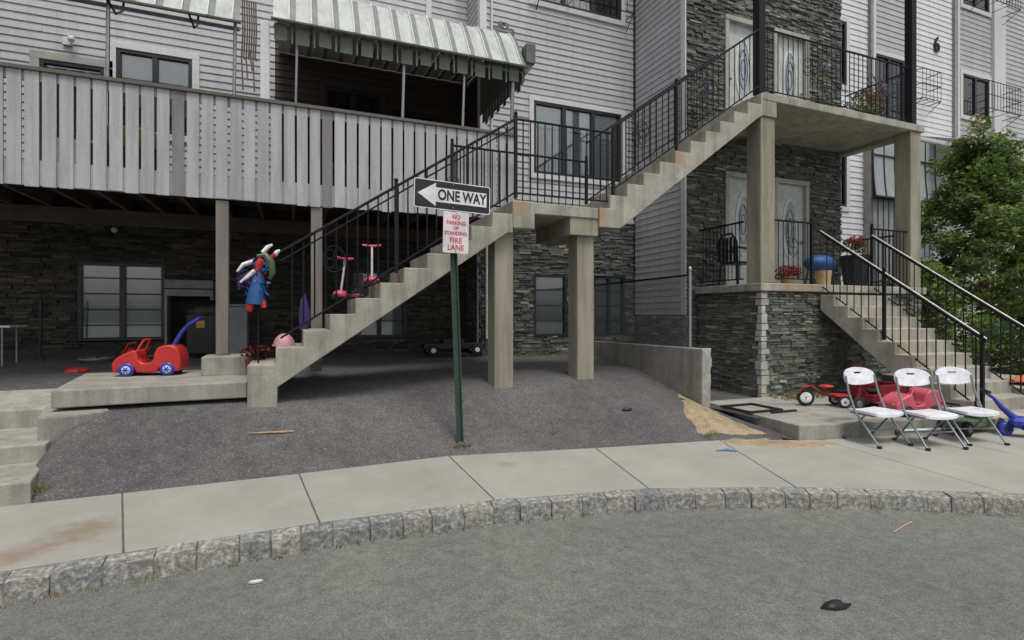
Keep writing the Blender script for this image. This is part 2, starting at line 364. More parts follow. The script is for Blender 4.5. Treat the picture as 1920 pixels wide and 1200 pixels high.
# ---------------------------------------------------------------- walls
def siding(mb, axis, c, a0, a1, z0, z1, holes=(), course=.124, m=0):
    """lap siding; axis 'x': plane Y=c facing -Y, axis 'y': plane X=c facing -X. holes: (a0, a1, z0, z1)"""
    z = z0
    while z < z1 - .01:
        zt = min(z + course, z1); iv = [(a0, a1)]
        for h in holes:
            if h[2] < zt and h[3] > z:
                out = []
                for p, q in iv:
                    if h[0] > p: out.append((p, min(q, h[0])))
                    if h[1] < q: out.append((max(p, h[1]), q))
                    if h[1] <= p or h[0] >= q: out = [o for o in out if o != (p, q)] + [(p, q)]
                iv = [t for t in out if t[1] - t[0] > .01]
        pieces = []
        for p, q in iv:
            a = p
            while q - a > 4.2: b = a + random.uniform(2.2, 3.7); pieces.append((a, b)); a = b + .002
            pieces.append((a, q))
        for p, q in pieces:
            o = .020 + random.uniform(-.0015, .0015); oo = .004
            if axis == 'x': vs = [(p, c - o, z), (q, c - o, z), (q, c - oo, zt), (p, c - oo, zt), (p, c, z), (q, c, z)]
            else: vs = [(c - o, q, z), (c - o, p, z), (c - oo, p, zt), (c - oo, q, zt), (c, q, z), (c, p, z)]
            mb.add(vs, [(0, 1, 2, 3), (0, 4, 5, 1)], m)
        z = zt
def stones(mb, axis, c, a0, a1, z0, z1, holes=(), m=0, hmin=.022, hmax=.058, lmin=.07, lmax=.30):
    z = z0
    while z < z1 - .012:
        h = min(random.uniform(hmin, hmax), z1 - z); a = a0 - random.uniform(0, .2)
        while a < a1:
            l = random.uniform(lmin, lmax); p, q = max(a, a0), min(a + l, a1); a += l
            if q - p < .02: continue
            cuts = [(p, q)]
            for hh in holes:
                if hh[2] < z + h * .6 and hh[3] > z + h * .4:
                    out = []
                    for u, v in cuts:
                        if hh[1] <= u or hh[0] >= v: out.append((u, v)); continue
                        if hh[0] > u + .02: out.append((u, hh[0]))
                        if hh[1] < v - .02: out.append((hh[1], v))
                    cuts = out
            for p, q in cuts:
                o = random.choice((.012, .02, .028, .038, .05)); g = .003
                j = [random.uniform(-.006, .006) for _ in range(8)]
                zz0, zz1 = z + g, z + h - g
                if axis == 'x':
                    f = [(p + g, c - o + j[0], zz0 + j[4] * .5), (q - g, c - o + j[1], zz0 + j[5] * .5), (q - g, c - o + j[2], zz1 + j[6] * .5), (p + g, c - o + j[3], zz1)]
                    b = [(p + g, c, zz0), (q - g, c, zz0), (q - g, c, zz1), (p + g, c, zz1)]
                else:
                    f = [(c - o + j[0], q - g, zz0 + j[4] * .5), (c - o + j[1], p + g, zz0 + j[5] * .5), (c - o + j[2], p + g, zz1 + j[6] * .5), (c - o + j[3], q - g, zz1)]
                    b = [(c, q - g, zz0), (c, p + g, zz0), (c, p + g, zz1), (c, q - g, zz1)]
                mb.add(f + b, [(0, 1, 2, 3), (4, 5, 1, 0), (5, 6, 2, 1), (6, 7, 3, 2), (7, 4, 0, 3)], m)
        z += h
def window(par, x0, x1, z0, z1, y, panes=2, trim=.09, trim_mat='trim', blind='blind', drop=1.0, glass='glass', sill=False, rails=0, fw=.055, label=None):
    """x0..z1 = outside of the dark frame. y = wall plane facing -Y"""
    g = MB()
    g.box(x0, x1, y - .03, y + .06, z0, z0 + fw); g.box(x0, x1, y - .03, y + .06, z1 - fw, z1)
    g.box(x0, x0 + fw, y - .03, y + .06, z0 + fw, z1 - fw); g.box(x1 - fw, x1, y - .03, y + .06, z0 + fw, z1 - fw)
    for k in range(1, panes):
        xm = x0 + (x1 - x0) * k / panes; g.box(xm - fw * .75, xm + fw * .75, y - .027, y + .06, z0 + fw, z1 - fw)
    for k in range(1, rails + 1):
        zm = z0 + (z1 - z0) * k / (rails + 1); g.box(x0 + fw, x1 - fw, y - .012, y + .03, zm - .01, zm + .01)
    fr = g.build('window', 'frame', par, bevel=.004)
    if label: fr['label'] = label
    MB().box(x0 + fw, x1 - fw, y + .015, y + .021, z0 + fw, z1 - fw).build('pane', glass, fr)
    if blind:
        b = MB(); zb = z1 - fw - (z1 - z0 - 2 * fw) * drop
        for k in range(panes):
            a = x0 + fw + (x1 - x0 - 2 * fw) * k / panes; c = x0 + fw + (x1 - x0 - 2 * fw) * (k + 1) / panes
            dz = random.uniform(-.1, .1) * (drop < 1)
            b.box(a + .02, c - .02, y + .05, y + .056, zb + dz, z1 - fw)
        b.build('blind', blind, fr)
    if trim:
        t = MB(); yo = y - .045
        t.box(x0 - trim, x1 + trim, yo, y + .02, z1 + .001, z1 + trim); t.box(x0 - trim, x0 - .001, yo, y + .02, z0, z1)
        t.box(x1 + .001, x1 + trim, yo, y + .02, z0, z1); t.box(x0 - trim - (.03 if sill else 0), x1 + trim + (.03 if sill else 0), yo - (.02 if sill else 0), y + .02, z0 - trim, z0 - .001)
        t.build('window_trim', trim_mat, fr, bevel=.004)
    return fr
def scroll(mb, c, r, rr=.006, n=20, plane='x', m=0):
    """round scrollwork medallion in the plane of a railing"""
    def P(a, b): return (c[0] + a, c[1], c[2] + b) if plane == 'x' else (c[0], c[1] + a, c[2] + b)
    mb.tube([P(r * math.cos(2 * PI * i / n), r * 1.25 * math.sin(2 * PI * i / n)) for i in range(n)], rr, 5, m, closed=True)
    for k in range(4):
        q = k * PI / 2 + PI / 4
        mb.tube([P(r * .5 * math.cos(q) + r * .38 * math.cos(t), r * .6 * math.sin(q) + r * .45 * math.sin(t)) for t in [2 * PI * i / 10 for i in range(10)]], rr * .8, 4, m, closed=True)
def railing(par, pts_top, pts_bot, pitch=.105, posts=(), medal=(), r=.0095, top_r=.017, name='railing', top_mat='iron', sub_post=True, second=None, post_drop=.08):
    """straight railing between two ends; balusters, rails and scrollwork make one mesh, newel posts are pieces of it"""
    A, B = Vector(pts_top[0]), Vector(pts_top[1]); a, b = Vector(pts_bot[0]), Vector(pts_bot[1])
    g = MB(); L = (Vector((B.x, B.y, 0)) - Vector((A.x, A.y, 0))).length; n = max(2, int(L / pitch))
    g.tube([A, B], top_r, 6); g.tube([a, b], .012, 6)
    if second: g.tube([A - Vector((0, 0, second)), B - Vector((0, 0, second))], .010, 6)
    for i in range(1, n):
        t = i / n; g.tube([a.lerp(b, t), A.lerp(B, t)], r, 4)
    for t in medal:
        c = a.lerp(b, t) * .45 + A.lerp(B, t) * .55; scroll(g, c, .12, plane='x' if abs(B.x - A.x) > abs(B.y - A.y) else 'y')
    o = g.build(name, 'iron', par, smooth=True)
    if top_mat != 'iron':
        MB().tube([A + Vector((0, 0, .026)), B + Vector((0, 0, .026))], .012, 8).build('handrail', top_mat, o, smooth=True)
    for t in posts:
        p = MB(); q0, q1 = a.lerp(b, t), A.lerp(B, t); s = .02
        p.box(q0.x - s, q0.x + s, q0.y - s, q0.y + s, q0.z - post_drop, q1.z + .05); p.ball((q1.x, q1.y, q1.z + .075), .028, 8)
        p.build('newel_post', 'iron', o)
    return o
def leaves(mb, c, rad, n, size, m=0, flat=.0, fn=None):
    for _ in range(n):
        while True:
            d = Vector((random.uniform(-1, 1), random.uniform(-1, 1), random.uniform(-1, 1)))
            if d.length < 1: break
        p = Vector((c[0] + d.x * rad[0], c[1] + d.y * rad[1], c[2] + d.z * rad[2]))
        if fn: p = fn(p)
        a = Vector((random.gauss(0, 1), random.gauss(0, 1), random.gauss(0, .6))).normalized()
        b = a.cross(Vector((random.gauss(0, 1), random.gauss(0, 1), random.gauss(0, 1)))).normalized()
        s = size * random.uniform(.6, 1.4)
        mb.add([p - a * s, p + b * s * .45, p + a * s, p - b * s * .45], [(0, 1, 2, 3)], m)

# ================================================================ GROUND
struct(MB().box(-150, 150, -150, 150, -2.6, -2.2).build('ground', 'dirt_edge'))
struct(MB().add([(-70, -70, -1.69), (70, -70, -1.69), (70, 4.4, -1.69), (-70, 4.4, -1.69)], [(0, 1, 2, 3)]).build('road', 'road'))
FAR = [(-14, 5.3), (-8.5, 5.35), (-6.9, 5.35), (-5.5, 5.36), (-4.1, 5.36), (-2.72, 5.37), (-1.33, 5.39), (.05, 5.42), (1.53, 5.5), (3.15, 5.2), (4.72, 4.96), (5.85, 4.50), (7.4, 4.35), (9.0, 4.3), (11.5, 4.3), (15, 4.3), (30, 4.3)]
NEAR = [(-13.6, 3.3), (-8.2, 3.7), (-6.5, 3.82), (-5.0, 3.92), (-3.6, 4.02), (-2.3, 4.1), (-1.02, 4.16), (.18, 4.21), (1.55, 4.17), (2.92, 3.93), (4.16, 3.46), (5.70, 2.66), (7.0, 1.7), (8.4, .5), (9.8, -1.2), (11.5, -3.6), (20, -14)]
sw = MB()
for i in range(len(FAR) - 1):
    f0, f1, n0, n1 = [Vector((*p, 0)) for p in (FAR[i], FAR[i + 1], NEAR[i], NEAR[i + 1])]
    df = (f1 - f0).normalized() * .006; dn = (n1 - n0).normalized() * .006
    q = [n0 + dn, n1 - dn, f1 - df, f0 + df]; zt = [-1.54, -1.54, -1.5, -1.5]
    sw.hexa([(p.x, p.y, -1.75) for p in q] + [(p.x, p.y, z) for p, z in zip(q, zt)])
struct(sw.build('sidewalk', 'sidewalk', bevel=.005))
jb = MB()
for i in range(len(FAR) - 1): jb.add([(*NEAR[i], -1.552), (*NEAR[i + 1], -1.552), (*FAR[i + 1], -1.512), (*FAR[i], -1.512)], [(0, 1, 2, 3)])
struct(jb.build('sidewalk_joint_bed', 'dirt_edge'))
# kerb: rough granite blocks along the near edge
def walk(path, lens):
    P = [Vector((*p, 0)) for p in path]; out = []; i = 0; pos = P[0]; rem = (P[1] - P[0]).length
    for L in lens:
        need = L
        while need > rem:
            need -= rem; i += 1
            if i >= len(P) - 1: return out
            pos = P[i]; rem = (P[i + 1] - P[i]).length
        d = (P[i + 1] - P[i]).normalized(); pos = pos + d * need; rem -= need
        out.append((pos.copy(), d))
    return out
def smoothp(P, k=6):
    out = []
    for i in range(len(P) - 1):
        p0, p1, p2, p3 = [Vector(P[max(0, min(len(P) - 1, j))]) for j in (i - 1, i, i + 1, i + 2)]
        for s in range(k):
            t = s / k; out.append(tuple(.5 * ((2 * p1) + (p2 - p0) * t + (2 * p0 - 5 * p1 + 4 * p2 - p3) * t * t + (3 * p1 - p0 - 3 * p2 + p3) * t ** 3)))
    out.append(tuple(P[-1])); return out
kp = smoothp(NEAR[1:-2])
st = walk(kp, [.001] + [random.uniform(.19, .31) for _ in range(90)])
kb = MB()
for (p, d), (q, e) in zip(st[:-1], st[1:]):
    n0 = Vector((d.y, -d.x, 0)); n1 = Vector((e.y, -e.x, 0)); g = random.choice((.001, .002, .003, .007))
    dd = (q - p).normalized() * g; w_ = .125; j = lambda a: random.uniform(-a, a)
    zt = -1.543 + j(.006); bt = [p + dd + n0 * (.006), q - dd + n1 * .006, q - dd + n1 * (w_ + j(.012)), p + dd + n0 * (w_ + j(.012))]
    # faces are split so that the blocks look hewn
    mid = [(bt[3] + bt[2]) / 2 + n0 * (.012 + j(.01))]
    lo = [b + (n0 * .02 if k > 1 else n0 * 0) for k, b in enumerate(bt)]
    vs = [(b.x, b.y, -1.80) for b in lo] + [(bt[0].x, bt[0].y, zt), (bt[1].x, bt[1].y, zt + j(.004)), (bt[2].x + j(.004), bt[2].y + j(.004), zt - .018 + j(.008)), (bt[3].x + j(.004), bt[3].y + j(.004), zt - .018 + j(.008))]
    vs += [(mid[0].x, mid[0].y, -1.64 + j(.02)), (mid[0].x - n0.x * .012, mid[0].y - n0.y * .012, zt - .012 + j(.006))]
    kb.add(vs, [(0, 3, 2, 1), (4, 5, 6, 9, 7), (0, 1, 5, 4), (1, 2, 6, 5), (3, 0, 4, 7), (2, 3, 8), (3, 7, 8), (7, 9, 8), (9, 6, 8), (6, 2, 8)])
struct(kb.build('kerb', 'granite', bevel=.007))
km = MB()
for (p, d), (q, e) in zip(st[:-1], st[1:]):
    n0 = Vector((d.y, -d.x, 0)); n1 = Vector((e.y, -e.x, 0))
    a, b, c_, d_ = p + n0 * -.01, q + n1 * -.01, q + n1 * .118, p + n0 * .118
    km.hexa([(v.x, v.y, -1.82) for v in (a, b, c_, d_)] + [(v.x, v.y, -1.572) for v in (a, b, c_, d_)])
struct(km.build('kerb_mortar', 'kerb_mortar'))
# driveway: one sheet draped over measured heights
def backy(x):
    for (a, ya), (b, yb) in zip(FAR[:-1], FAR[1:]):
        if a <= x <= b: return ya + (yb - ya) * (x - a) / (b - a)
    return 5.3
CP = [(-2, 6.3, -1.02), (-1, 6.35, -.97), (-.5, 6.4, -1.0), (.3, 6.3, -1.08), (-.2, 7.2, -.86), (.6, 7.2, -.86), (1.6, 6.5, -.95), (2.55, 6.5, -.88), (3.8, 6.5, -.83), (4.7, 6.5, -1.02), (5.5, 6.3, -1.26), (5.5, 7.0, -1.10), (5.5, 7.6, -.97),
      (5.5, 9.06, -.78), (4, 9.5, -.79), (2, 9.8, -.73), (1.5, 10.4, -.67), (.2, 9.3, -.70), (-.3, 8.4, -.745), (-1.2, 8.4, -.745), (-2.2, 8.3, -.76), (-3.2, 8, -.86), (-4, 7.8, -.88), (-6, 7.8, -.88), (-1, 10.4, -.56), (-3, 10.4, -.53), (-5, 10.4, -.52), (-8, 10.4, -.52), (-8, 7.8, -.88),
      (1, 8.3, -.78), (3, 8, -.80), (4.3, 7.8, -.83)]
CP += [(-1.7, 6.5, -.95), (-1.2, 6.5, -.935), (-.7, 6.5, -.93), (-1.2, 7.1, -.88), (3, 5.9, -1.22), (4, 5.75, -1.25), (.5, 5.9, -1.25), (2, 6.0, -1.20), (-.5, 5.9, -1.25), (1.2, 6.4, -1.0)]
CP += [(x, backy(x), -1.503) for x in [-2.2 + .5 * i for i in range(17)]] + [(x, backy(x) + .3, -1.37) for x in (-1.5, -.5, .5)]
CP += [(x, 7.0, -1.0) for x in (-3.2, -4.5, -6)] + [(x, 6.0, -1.4) for x in (-3.2, -4.5, -6)] + [(x, 5.4, -1.6) for x in (-3.2, -4.5, -6)]
COLS = [(-4.0, [(6.0, -1.66), (7.05, -1.45), (7.6, -1.1), (7.75, -.87), (10.6, -.52)]), (-2.32, [(6.0, -1.66), (7.05, -1.45), (7.6, -1.1), (7.75, -.86), (10.6, -.54)]), (-2.02, [(6.45, -.95), (8.3, -.765), (10.6, -.54)]), (-.5, [(6.4, -.98), (7.3, -.84), (8.3, -.76), (10.6, -.58)]), (1.0, [(5.78, -1.42), (6.4, -1.04), (7.4, -.87), (10.6, -.66)]),
        (2.6, [(5.72, -1.40), (6.55, -.92), (8, -.82), (10.6, -.74)]), (3.9, [(6.55, -.87), (8, -.82), (10.6, -.76)]), (4.7, [(6.4, -1.05), (7.6, -.88), (10.6, -.74)]), (5.45, [(6.3, -1.26), (7.63, -.93), (9.06, -.79), (10.6, -.76)])]
def colz(c, x, y):
    pts = [(backy(x), -1.503)] + c[1]
    for (ya, za), (yb, zb) in zip(pts[:-1], pts[1:]):
        if y <= yb: return za + (zb - za) * max(0, y - ya) / (yb - ya)
    return pts[-1][1]
def raw(x, y):
    x = max(-4.0, min(5.45, x))
    for a, b in zip(COLS[:-1], COLS[1:]):
        if x <= b[0]:
            t = (x - a[0]) / (b[0] - a[0]); t = t * t * (3 - 2 * t); return colz(a, x, y) * (1 - t) + colz(b, x, y) * t
def gh(x, y):
    if y < backy(x) - .02: return -1.60
    d = .16; e = min(d, y - backy(x) + .02)
    z = (raw(x, y) * 2 + raw(x - d, y) + raw(x + d, y) + raw(x, y - e) + raw(x, y + e)) / 6
    return z + .006 * math.sin(x * 3.1 + y * 2) * math.sin(y * 4.3 - x)
dv = MB(); nx, ny = 150, 44
xs = [-8 + 13.45 * i / nx for i in range(nx + 1)]
vs = []
for i, x in enumerate(xs):
    y0 = backy(x)
    for j in range(ny + 1):
        t = j / ny; y = y0 - .015 + (10.55 - y0) * t ** 1.15; vs.append((x, y, gh(x, y) if j else -1.52))
dv.add(vs, [(i * (ny + 1) + j, (i + 1) * (ny + 1) + j, (i + 1) * (ny + 1) + j + 1, i * (ny + 1) + j + 1) for i in range(nx) for j in range(ny)])
struct(dv.build('driveway', 'asphalt', smooth=True))
# asphalt spill and sandy dirt right of the driveway
def wob(cx, cy, pts, z, amp=.03, k=4):
    out = []
    for i in range(len(pts)):
        a, b = Vector(pts[i]), Vector(pts[(i + 1) % len(pts)])
        for s in range(k): out.append(a.lerp(b, s / k) + Vector((random.uniform(-amp, amp), random.uniform(-amp, amp))))
    return [tuple(p) for p in out]
sp = MB()
sp.add([(5.35, 5.0, -1.497), (5.55, 4.6, -1.49), (5.95, 6.6, -1.36), (5.4, 6.7, -1.22), (5.2, 6.0, -1.33), (4.9, 5.2, -1.48), (4.4, 4.9, -1.56)], [(0, 1, 2, 3, 4), (0, 4, 5), (0, 5, 6)])
sp.add([(5.58, 5.2, -1.345), (7.2, 5.2, -1.345), (7.2, 8.6, -1.345), (5.58, 9.4, -1.345)], [(0, 1, 2, 3)])
struct(sp.build('asphalt_strip', 'asphalt'))
def drape(name, mat, pts, lift=.012, amp=.04):
    o = MB(); w2 = wob(0, 0, pts, 0, amp, 5); c = (sum(p[0] for p in w2) / len(w2), sum(p[1] for p in w2) / len(w2))
    rings = []
    for t in (0, .3, .6, .85, 1):
        ring = []
        for p in w2:
            x, y = c[0] + (p[0] - c[0]) * t, c[1] + (p[1] - c[1]) * t
            g_ = -1.5 - .04 * max(0, min(1, (backy(x) - y) / 1.3)) if y < backy(x) else gh(min(x, 5.4), y)
            if y >= backy(x) and x > 5.0: g_ = max(g_, -1.49)
            ring.append((x, y, g_ + .004 + lift * (1 - t * t) + random.uniform(0, .010) * (t < 1) - .012 * (t == 1)))
        rings.append(ring)
    n = len(w2); v = [q for r_ in rings for q in r_]
    fs = [(k * n + i, k * n + (i + 1) % n, (k + 1) * n + (i + 1) % n, (k + 1) * n + i) for k in range(len(rings) - 1) for i in range(n)]
    return struct(o.add(v, fs).build(name, mat, smooth=True))
drape('dirt_patch', 'dirt', [(5.42, 6.62), (5.12, 6.15), (4.75, 5.6), (4.55, 5.12), (4.95, 4.98), (5.38, 4.86), (5.36, 5.3), (5.42, 5.9)], .03, .04)
drape('dirt_patch', 'dirt', [(4.6, 4.9), (4.9, 4.95), (5.4, 4.65), (5.9, 4.3), (5.5, 4.25), (4.95, 4.55)], .004, .05)
# soil and paving beyond the porch stairs
struct(MB().add([(9.5, 3.4, -1.515), (45, 3.4, -1.515), (45, 9.6, -1.515), (9.5, 9.6, -1.515)], [(0, 1, 2, 3)]).build('soil', 'dirt_edge'))
# concrete slab in front of the stone porch
struct(MB().slab([(5.57, 4.58), (6.3, 4.44), (7.06, 4.31), (8.1, 4.17), (8.2, 4.17), (8.2, 6.36), (5.80, 6.42)], -1.6, -1.32).build('concrete_pad', 'concrete_edge', bevel=.012))
# concrete slab under the red car, and the terraced walkway at far left
struct(MB().slab([(-2.17, 6.46), (-1.3, 6.5), (-.47, 6.5), (-.47, 8.1), (-2.42, 8.25)], -.91, -.735).build('concrete_slab', 'concrete_edge', bevel=.012))
struct(MB().slab([(-2.40, 7.0), (-1.9, 6.95), (-1.70, 6.47), (-1.80, 6.34), (-2.0, 6.22), (-2.18, 6.2)], -1.3, -.945).build('concrete_haunch', 'concrete_edge', bevel=.02))
stp = MB()
def step(xa, xb, ya, yb, z, zb=None):
    zb = z if zb is None else zb
    stp.hexa([(-9, ya, -1.8), (xa, ya, -1.8), (xb, yb, -1.8), (-9, yb, -1.8), (-9, ya, z), (xa, ya, z), (xb, yb, zb), (-9, yb, zb)])
step(-1.93, -2.08, 5.37, 6.07, -1.325); step(-2.07, -2.17, 6.06, 7.0, -1.165); step(-2.17, -2.3, 6.99, 7.75, -.976, -.855)
struct(stp.build('concrete_steps', 'concrete_edge', bevel=.015))

# ================================================================ MAIN BUILDING
bld = thing('apartment_building', 'grey sided apartment building with dark stone base and a stone entrance tower with white doors', 'building', (2, 10.4, -.7))
YA, YB, YT = 10.4, 9.54, 7.95
XB, XT0, XT1 = 3.28, 6.74, 10.9
# solid cores
core = MB()
core.box(-12, XB + .3, YA + .16, 16, -1.2, 12); core.box(XB + .02, XT0 + .3, YB + .14, 16.2, -1.3, 12.1); core.box(XT0 + .02, XT1 - .02, YT + .16, 16.4, -1.6, 12.2)
core.build('wall_core', 'dark', bld)
# windows (outer frame rectangles)
WA1 = (-2.64, -1.58, 3.0, 4.30); WA2 = (-3.62, -2.80, 1.75, 3.95); WA3 = (.54, 1.55, 2.75, 4.2); WA4 = (1.75, 2.6, 2.2, 3.95)
WL1 = (-3.15, -1.97, -.42, .84); WL2 = (1.0, 2.04, -.44, .84)
WB1 = (4.36, 6.38, 2.78, 4.20); WB2 = (4.36, 6.38, 6.18, 7.5)
WB3 = (4.36, 5.10, -.43, .80); WB4 = (5.72, 6.47, -.43, .80)
# wall A: stone below, siding above
s = MB(); stones(s, 'x', YA, -6, XB, -.9, 1.62, [WL1, WL2]); s.build('stone_wall', 'stone_shaded', bld)
MB().box(-12, XB, YA + .001, YA + .16, -1.2, -.44).box(-12, -3.15, YA + .001, YA + .158, -.44, .84).box(-1.97, 1.0, YA + .001, YA + .158, -.44, .84).box(2.04, XB, YA + .001, YA + .158, -.44, .84).box(-12, XB, YA + .001, YA + .16, .84, 1.62).build('mortar_backing', 'stone_back', bld)
s = MB(); siding(s, 'x', YA, -9, -.30, 1.65, 9, [WA1, WA2]); siding(s, 'x', YA, -.29, XB, 5.0, 9, []); s.build('siding', 'siding', bld)
s = MB(); siding(s, 'x', YA, -.29, XB, 1.65, 5.0, [WA3, WA4]); s.build('siding', 'siding_brown', bld)['label'] = 'brown siding with the awning shade deepened in its colour'
s = MB(); siding(s, 'y', XB, YB, YA, 4.6, 9); s.build('siding', 'siding', bld)
s = MB(); siding(s, 'y', XT0, YT + .0, YB, 0.0, 9); s.build('siding', 'siding', bld)
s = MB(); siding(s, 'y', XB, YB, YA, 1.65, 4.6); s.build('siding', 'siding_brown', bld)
s = MB(); siding(s, 'x', YB, XB, XT0, 1.99, 9, [WB1, WB2]); s.build('siding', 'siding', bld)
s = MB(); stones(s, 'x', YB, XB, XT0, -1.2, 1.93, [WB3, WB4]); stones(s, 'y', XT0, YT, YB, -1.3, -.02); stones(s, 'y', XB, YB, YA, -1.2, 1.62); s.build('stone_wall', 'stone', bld)
k = MB().box(XB + .001, XT0, YB + .001, YB + .14, -1.3, -.43).box(XB + .001, 4.36, YB + .001, YB + .138, -.43, .8).box(5.1, 5.72, YB + .001, YB + .138, -.43, .8).box(6.47, XT0, YB + .001, YB + .138, -.43, .8).box(XB + .001, XT0, YB + .001, YB + .14, .8, 2.0)
k.box(XT0 + .001, XT0 + .1, YT + .01, YB, -1.3, 9).build('mortar_backing', 'stone_back', bld)
MB().box(XB - .01, XT0, YB - .05, YB + .02, 1.925, 1.99).build('ledge_trim', 'trim', bld)
# tower
D1, D2 = (7.66, 8.66), (8.92, 9.90)
holesT = [(D1[0], D1[1], .4, 2.75), (D2[0], D2[1], .4, 2.75), (D1[0], D1[1], 3.5, 5.76), (D2[0], D2[1], 3.5, 5.76)]
s = MB(); stones(s, 'x', YT, XT0, XT1, -1.45, 9.0, holesT); s.build('stone_wall', 'stone', bld)
k = MB().box(XT0 + .001, XT1, YT + .1, YT + .16, -1.6, 9.2)
for a, b in ((XT0 + .001, D1[0]), (D1[1], D2[0]), (D2[1], XT1)): k.box(a, b, YT + .001, YT + .1, -1.6, 9.2)
for a, b in (D1, D2): k.box(a, b, YT + .001, YT + .1, 2.75, 3.5); k.box(a, b, YT + .001, YT + .1, 5.76, 9.2); k.box(a, b, YT + .001, YT + .1, -1.6, .4)
k.box(XT1 - .1, XT1, YT + .16, YB, -1.6, 9.2).build('mortar_backing', 'stone_back', bld)
s = MB(); stones(s, 'x', YB, XT1, XT1 + .01, 0, .1); 
# corner boards, downspouts, trims
t = MB()
t.box(XB - .035, XB + .10, YB - .035, YB - .001, 1.99, 9); t.box(XB - .035, XB - .001, YB - .001, YB + .11, 1.99, 9)
t.box(XT0 - .03, XT0 + .0, YT - .03, YT + .09, 0, 9); t.box(2.42, 2.53, YA - .04, YA, 5.0, 9)
t.build('corner_trim', 'trim', bld)
MB().box(XT0 - .045, XT0 - .02, YB - .05, YB - .02, 0.0, 9).build('inside_corner_strip', 'frame', bld)
MB().tube([(3.36, 9.44, 1.9), (3.36, 9.44, -.45)], .022, 8).build('drain_pipe', 'trim', bld, smooth=True)
MB().tube([(3.17, 9.42, 1.5), (3.17, 9.42, -.6)], .018, 8).ball((3.16, 9.38, 1.0), (.04, .05, .08)).build('gas_pipe', 'grey_box', bld, smooth=True)
MB().box(3.46, 3.49, YB - .075, YB - .02, 1.99, 9).build('downspout', 'trim', bld)
# windows
window(bld, *WA1, YA, 2, .11, blind='blind', drop=.75, sill=False)
window(bld, *WA2, YA, 1, .12, trim_mat='trim_dirty', blind=None)
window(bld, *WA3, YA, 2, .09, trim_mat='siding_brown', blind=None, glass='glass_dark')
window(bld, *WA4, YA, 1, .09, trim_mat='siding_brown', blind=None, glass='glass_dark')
window(bld, *WL1, YA, 2, 0, blind='blind_dim', rails=4)
window(bld, *WL2, YA, 2, 0, blind='blind_dim', rails=3)
window(bld, *WB3, YB, 1, 0, blind='blind_dim', rails=3)
window(bld, *WB4, YB, 2, 0, blind='blind_dim', rails=3, fw=.04)
wb = window(bld, *WB1, YB, 3, .10, blind='blind', drop=.38)
MB().box(4.42, 6.3, YB + .07, YB + .075, 2.83, 3.7).build('curtain', 'curtain', wb)
window(bld, *WB2, YB, 3, .10, blind='blind_dim', drop=.5)
# doors with oval glass
def oval(cx, cz, rx, rz, n=20): return [(cx + rx * math.copysign(abs(math.sin(2 * PI * i / n)) ** 1.1, math.sin(2 * PI * i / n)), cz + rz * math.cos(2 * PI * i / n)) for i in range(n)]
def door(x0, x1, z0, z1, swing=1):
    fr = MB(); yo = YT - .06
    fr.box(x0, x0 + .09, yo, YT + .05, z0, z1 - .09); fr.box(x1 - .09, x1, yo, YT + .05, z0, z1 - .09); fr.box(x0, x1, yo - .01, YT + .05, z1 - .09, z1)
    f = fr.build('door', 'trim_dirty', bld, bevel=.005)
    d = MB().box(x0 + .09, x1 - .09, YT + .02, YT + .06, z0, z1 - .09)
    cx = (x0 + x1) / 2; cz = z0 + (z1 - z0) * .56
    d.build('door_leaf', 'lumber', f)
    o = oval(cx, cz, .20, .62); i_ = oval(cx, cz, .16, .56); n = len(o); m = MB()
    vs = [(a, YT + .005, b) for a, b in o] + [(a, YT - .005, b) for a, b in i_] + [(a, YT + .02, b) for a, b in o]
    m.add(vs, [(j, (j + 1) % n, n + (j + 1) % n, n + j) for j in range(n)] + [(2 * n + j, 2 * n + (j + 1) % n, (j + 1) % n, j) for j in range(n)])
    m.build('oval_moulding', 'trim', f)
    g = MB().prism(i_, lambda a, b, k: (a, YT + (.012 if k else .004), b)); g.build('oval_glass', 'paleblue_glass', f)
    for rx, rz in ((.105, .38), (.06, .2)):
        q = oval(cx, cz, rx, rz); MB().tube([(a, YT - .001, b) for a, b in q], .006, 5, closed=True).build('leaded_line', 'frame', f)
    MB().ball((x0 + .16 if swing > 0 else x1 - .16, YT - .02, z0 + .98), .032, 10).build('handle', 'galv', f, smooth=True)
M['paleblue_glass'] = rough_mat('frosted_oval_glass', (.36, .39, .42), var=.3, scale=14, rough=.2, bmp=.1)
for (a, b), z0, z1 in ((D1, .515, 2.75), (D2, .515, 2.75), (D1, 3.585, 5.76), (D2, 3.585, 5.76)): door(a, b, z0, z1, 1 if a < 8 else -1)
# plaque, light, vents, small lamp above window
pq = MB().box(3.49, 3.94, YB - .05, YB - .022, 5.24, 5.50).prism([(3.60, 5.5), (3.83, 5.5), (3.80, 5.60), (3.63, 5.60)], lambda a, b, k: (a, YB - (.048 if k else .022), b)).build('plaque', 'plaque', bld, bevel=.006)
q = MB().tube([(3.715 + .05 * math.cos(2 * PI * i / 12), YB - .055, 5.53 + .05 * math.sin(2 * PI * i / 12)) for i in range(12)], .01, 5, closed=True)
for zz in (5.42, 5.36, 5.30): q.box(3.54, 3.89, YB - .053, YB - .048, zz, zz + .022)
q.build('plaque_relief', 'galv', pq)
for x in (-3.22, -2.98): MB().box(x - .07, x + .07, YA - .10, YA - .03, 1.42, 1.57).build('wall_vent', 'tan', bld, bevel=.01)
MB().ball((-2.65, YA - .08, 1.36), .05, 10).build('wall_lamp', 'trim', bld, smooth=True)
q = MB().box(-3.33, -3.21, YA - .06, YA - .015, 4.22, 4.34).ball((-3.2, YA - .12, 4.29), .05, 10); q.build('flood_lamp', 'trim', bld, smooth=False)

